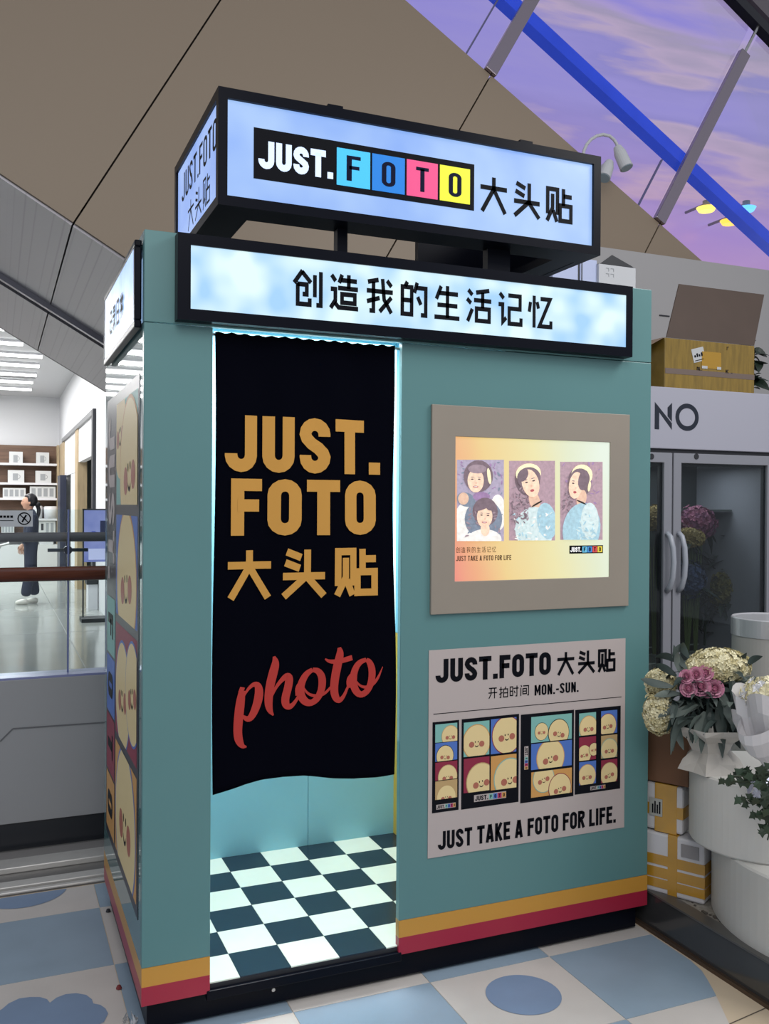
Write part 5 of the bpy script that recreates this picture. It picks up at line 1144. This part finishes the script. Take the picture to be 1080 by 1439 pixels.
for (px, py, az, L_, W_, cu, mi) in ((985, 990, 185, .13, .014, .2, 2), (975, 985, 230, .17, .018, .3, 0), (1000, 990, 250, .16, .018, .1, 0), (1010, 985, 270, .14, .02, .1, 1), (1020, 985, 262, .17, .02, .15, 0), (1028, 980, 290, .16, .022, .2, 1), (1030, 975, 305, .15, .02, .2, 0), (1035, 965, 330, .14, .02, .25, 1), (1038, 955, 0, .12, .018, .2, 0), (1040, 960, 20, .1, .016, .2, 2), (1020, 955, 60, .1, .014, 0, 0), (1035, 950, 75, .1, .014, .1, 1), (965, 940, 120, .1, .014, .0, 0), (955, 945, 100, .09, .013, .1, 2), (950, 950, 140, .1, .014, .2, 1), (945, 965, 160, .12, .014, .1, 0), (955, 975, 170, .1, .013, .2, 2), (960, 985, 200, .1, .014, .2, 0), (970, 995, 215, .12, .016, .1, 1), (990, 1000, 240, .10, .016, .2, 2), (995, 975, 20, .09, .013, .2, 2), (1000, 955, 10, .1, .012, .3, 2), (985, 955, 0, .09, .012, .1, 1), (975, 1000, 265, .1, .016, .1, 1), (1012, 970, 285, .1, .016, .2, 2), (968, 925, 110, .08, .014, .2, 1), (950, 930, 150, .09, .014, .3, 1), (945, 925, 60, .08, .012, .2, 0), (1045, 975, 345, .1, .016, .3, 1), (1040, 985, 300, .12, .018, .2, 1), (1030, 1000, 280, .13, .022, .0, 1), (960, 1000, 250, .13, .018, .1, 0), (948, 1005, 280, .11, .016, .1, 1), (1050, 935, 40, .07, .014, .2, 1), (1000, 1005, 300, .1, .018, .2, 1), (980, 1008, 200, .12, .016, .1, 0)):
    bl(px, py, az, L_, W_, curl=cu, mi=mi)
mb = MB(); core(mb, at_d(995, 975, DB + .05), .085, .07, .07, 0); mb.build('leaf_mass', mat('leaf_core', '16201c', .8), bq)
mb = MB()
for i in range(190): add_leaf(mb, at_d(rnd.uniform(950, 1045), rnd.uniform(940, 1018), DB + rnd.uniform(-.06, .06)), rnd.uniform(0, 6.3), rnd.uniform(-1, .9), rnd.uniform(.05, .09), .014, .6, mi=rnd.choice((0, 1, 1, 2)))
tag(mb.build('foliage', grn, bq), kind='stuff')

# ---- paper-wrapped bouquet at the right edge
D2 = 2.95
wq = thing('wrapped_bouquet', (at_d(1090, 1075, D2).x, at_d(1090, 1075, D2).y, pz), 'bouquet in crumpled white paper at the right edge on the smaller drum', 'bouquet')
WC = Vector((at_d(1088, 1070, D2).x, at_d(1088, 1070, D2).y, pz)); mb = MB(); NR = 40; prof = [(.022, .0), (.03, .06), (.028, .10), (.05, .15), (.085, .21), (.105, .27), (.115, .33)]
rings = []
for k, (r_, z) in enumerate(prof):
    rg = []
    for i in range(NR):
        t = 2 * math.pi * i / NR; w_ = (1 + .16 * (k / 6) * math.sin(5 * t + k * .5) + .03 * math.sin(11 * t + k)); rg.append(WC + Vector((r_ * w_ * math.cos(t), r_ * w_ * math.sin(t), z + .02 * (k / 6) * math.sin(4 * t))))
    rings.append(rg)
for a, b_ in zip(rings, rings[1:]):
    for i in range(NR): j = (i + 1) % NR; mb.poly([a[i], a[j], b_[j], b_[i]])
o = mb.build('paper_wrap', mat('soft_white_paper', 'd2d0d2', .7, trans=.2), wq, smooth=True)
mb = MB(); rings = []
for k, (r_, z) in enumerate([(.03, .10), (.06, .14), (.10, .17), (.125, .21), (.13, .24)]):
    rings.append([WC + Vector((r_ * (1 + .2 * math.sin(4 * t_ + 1)) * math.cos(t_), r_ * (1 + .2 * math.sin(4 * t_ + 1)) * math.sin(t_), z + .025 * math.sin(3 * t_ + k * .3))) for t_ in [2 * math.pi * i / NR for i in range(NR)]])
for a, b_ in zip(rings, rings[1:]):
    for i in range(NR): j = (i + 1) % NR; mb.poly([a[i], a[j], b_[j], b_[i]])
mb.build('outer_wrap', mat('soft_white_paper', 'd2d0d2'), wq, smooth=True)
mb = MB(); core(mb, WC + Vector((0, 0, .31)), .09, .09, .05, 0); floret_head(mb, WC + Vector((0, 0, .32)), .095, .095, .06, 160, .016, rnd); tag(mb.build('blooms', [ylw[2], ylw[2], white], wq), kind='stuff')
mb = MB()
for i in range(12):
    t = 2 * math.pi * i / 12; mb.poly([WC + Vector((.03 * math.cos(t), .03 * math.sin(t), .10)), WC + Vector((.085 * math.cos(t - .2), .085 * math.sin(t - .2), .01 + .02 * (i % 2))), WC + Vector((.09 * math.cos(t + .25), .09 * math.sin(t + .25), .0)), WC + Vector((.032 * math.cos(t + .3), .032 * math.sin(t + .3), .10))])
mb.build('film_skirt', mat('silver_film', 'b4b8cc', .08, metal=.6, bump=1, scale=30), wq)
# ---- lidded bucket behind the bouquet
DK = 3.90; kb = at_d(1085, 1000, DK); 
bk = thing('hat_box', (kb.x, kb.y, .138), 'tall white round hat box with shiny silver-rimmed lid behind the bouquets', 'box')
rb = .165; zt_ = at_d(1080, 872, DK).z
MB().lathe((kb.x, kb.y, .138), [(0, 0), (rb * .97, 0), (rb, .01), (rb, zt_ - .138 - .02), (0, zt_ - .138 - .02)], 64).build('body', mat('hatbox_card', 'b0ada8', .5), bk)
MB().lathe((kb.x, kb.y, zt_), [(rb + .004, -.06), (rb + .004, .012), (rb + .0, .016), (rb - .01, .012), (0, .012)], 64).build('lid', mat('satin_silver_lid', 'c6c6c8', .25, metal=.3), bk)
# ---- ivy
iv = thing('trailing_ivy', (2.02, -.66, .401), 'dark green trailing ivy at the right edge in front of the drum stands', 'plant')
ivm = [mat('ivy_leaf', '20301f', .45), mat('ivy_leaf_light', '2e4230', .45)]
D3 = 2.62
def ivy_leaf(px, py, s, rot, dep):
    c = at_d(px, py, dep); mb = MB(); t = R_(rot); e1 = _r * math.cos(t) + _u * math.sin(t); e2 = -_r * math.sin(t) + _u * math.cos(t); tl = rnd.uniform(-.5, .5); e1 = (e1 - _f * tl).normalized()
    out = [(0, 0), (.25, .32), (.12, .62), (.48, .42), (.62, .62), (.78, .3), (1.25, 0), (.78, -.3), (.62, -.62), (.48, -.42), (.12, -.62), (.25, -.32)]
    P = [c + e1 * (a * s) + e2 * (b_ * s) + _f * (-.12 * s * abs(b_)) for a, b_ in out]; ctr = c + e1 * (.45 * s) - _f * (.08 * s)
    for i in range(len(P)): mb.poly([ctr, P[i], P[(i + 1) % len(P)]])
    return mb.build('leaf', ivm[rnd.random() < .3], iv)
rows = [((1085, 1090), (1014, 1098)), ((1090, 1082), (1030, 1090)), ((1090, 1100), (1050, 1083)), ((1090, 1118), (1038, 1120)), ((1090, 1120), (1050, 1128)), ((1092, 1135), (1062, 1146)), ((1092, 1155), (1068, 1168)), ((1095, 1105), (1078, 1180)), ((1100, 1140), (1085, 1160)), ((1100, 1095), (1080, 1130))]
for (a, b_) in rows:
    pts = [at_d(a[0] + (b_[0] - a[0]) * q, a[1] + (b_[1] - a[1]) * q + 4 * math.sin(q * 3), D3) for q in (0, .25, .5, .75, 1)]
    pts = [Vector((2.02, -.62, .50 + .1 * rnd.random()))] + pts
    MB().tube(pts, .0022, 5).build('stem', ivm[0], iv)
    n = int(abs(a[0] - b_[0]) / 9) + 2
    for i in range(n):
        q = (i + .6) / n; ivy_leaf(a[0] + (b_[0] - a[0]) * q + rnd.uniform(-3, 3), a[1] + (b_[1] - a[1]) * q + rnd.uniform(-5, 5), rnd.uniform(.019, .030), rnd.choice((180, 215, 240, 265, 150)) + rnd.uniform(-20, 20), D3 + rnd.uniform(-.02, .02))
MB().lathe((2.06, -.62, .401), [(0, 0), (.05, 0), (.065, .11), (.058, .11), (0, .10)], 28).build('pot', mat('ivy_pot', 'a8a4a0', .5), iv, smooth=True)
# crumpled paper and litter by the booth corner
lt = thing('crumpled_wrapper', (-.12, .28, .002), 'small crumpled silvery wrapper on the floor by the booth corner', 'litter')
p = at_z(183, 1432, .02); lt.location = (p.x, p.y, .002)
mb = MB()
for i in range(14):
    t = i * .45; mb.poly([p + Vector((.02 * math.cos(t), .02 * math.sin(t), -.015)), p + Vector((.024 * math.cos(t + .4), .02 * math.sin(t + .4), .0)), p + Vector((.01 * math.cos(t + .3), .012 * math.sin(t + .3), .016 * (i % 3 - .6)))])
mb.build('film', mat('wrapper_film', 'c0c2c4', .15, metal=.5), lt)
for k, (px, py) in enumerate(((152, 1281), (167, 1389))):
    p = at_z(px, py, .004); tag(MB().lathe((p.x, p.y, .002), [(0, 0), (.010, .002), (.006, .012), (0, .014)], 7).build('floor_crumb', dark if k == 0 else mat('red_crumb', '7a3030', .6)), ('dark scrap on the floor beside the booth side base', 'tiny red scrap on the floor near the booth corner')[k], 'litter')
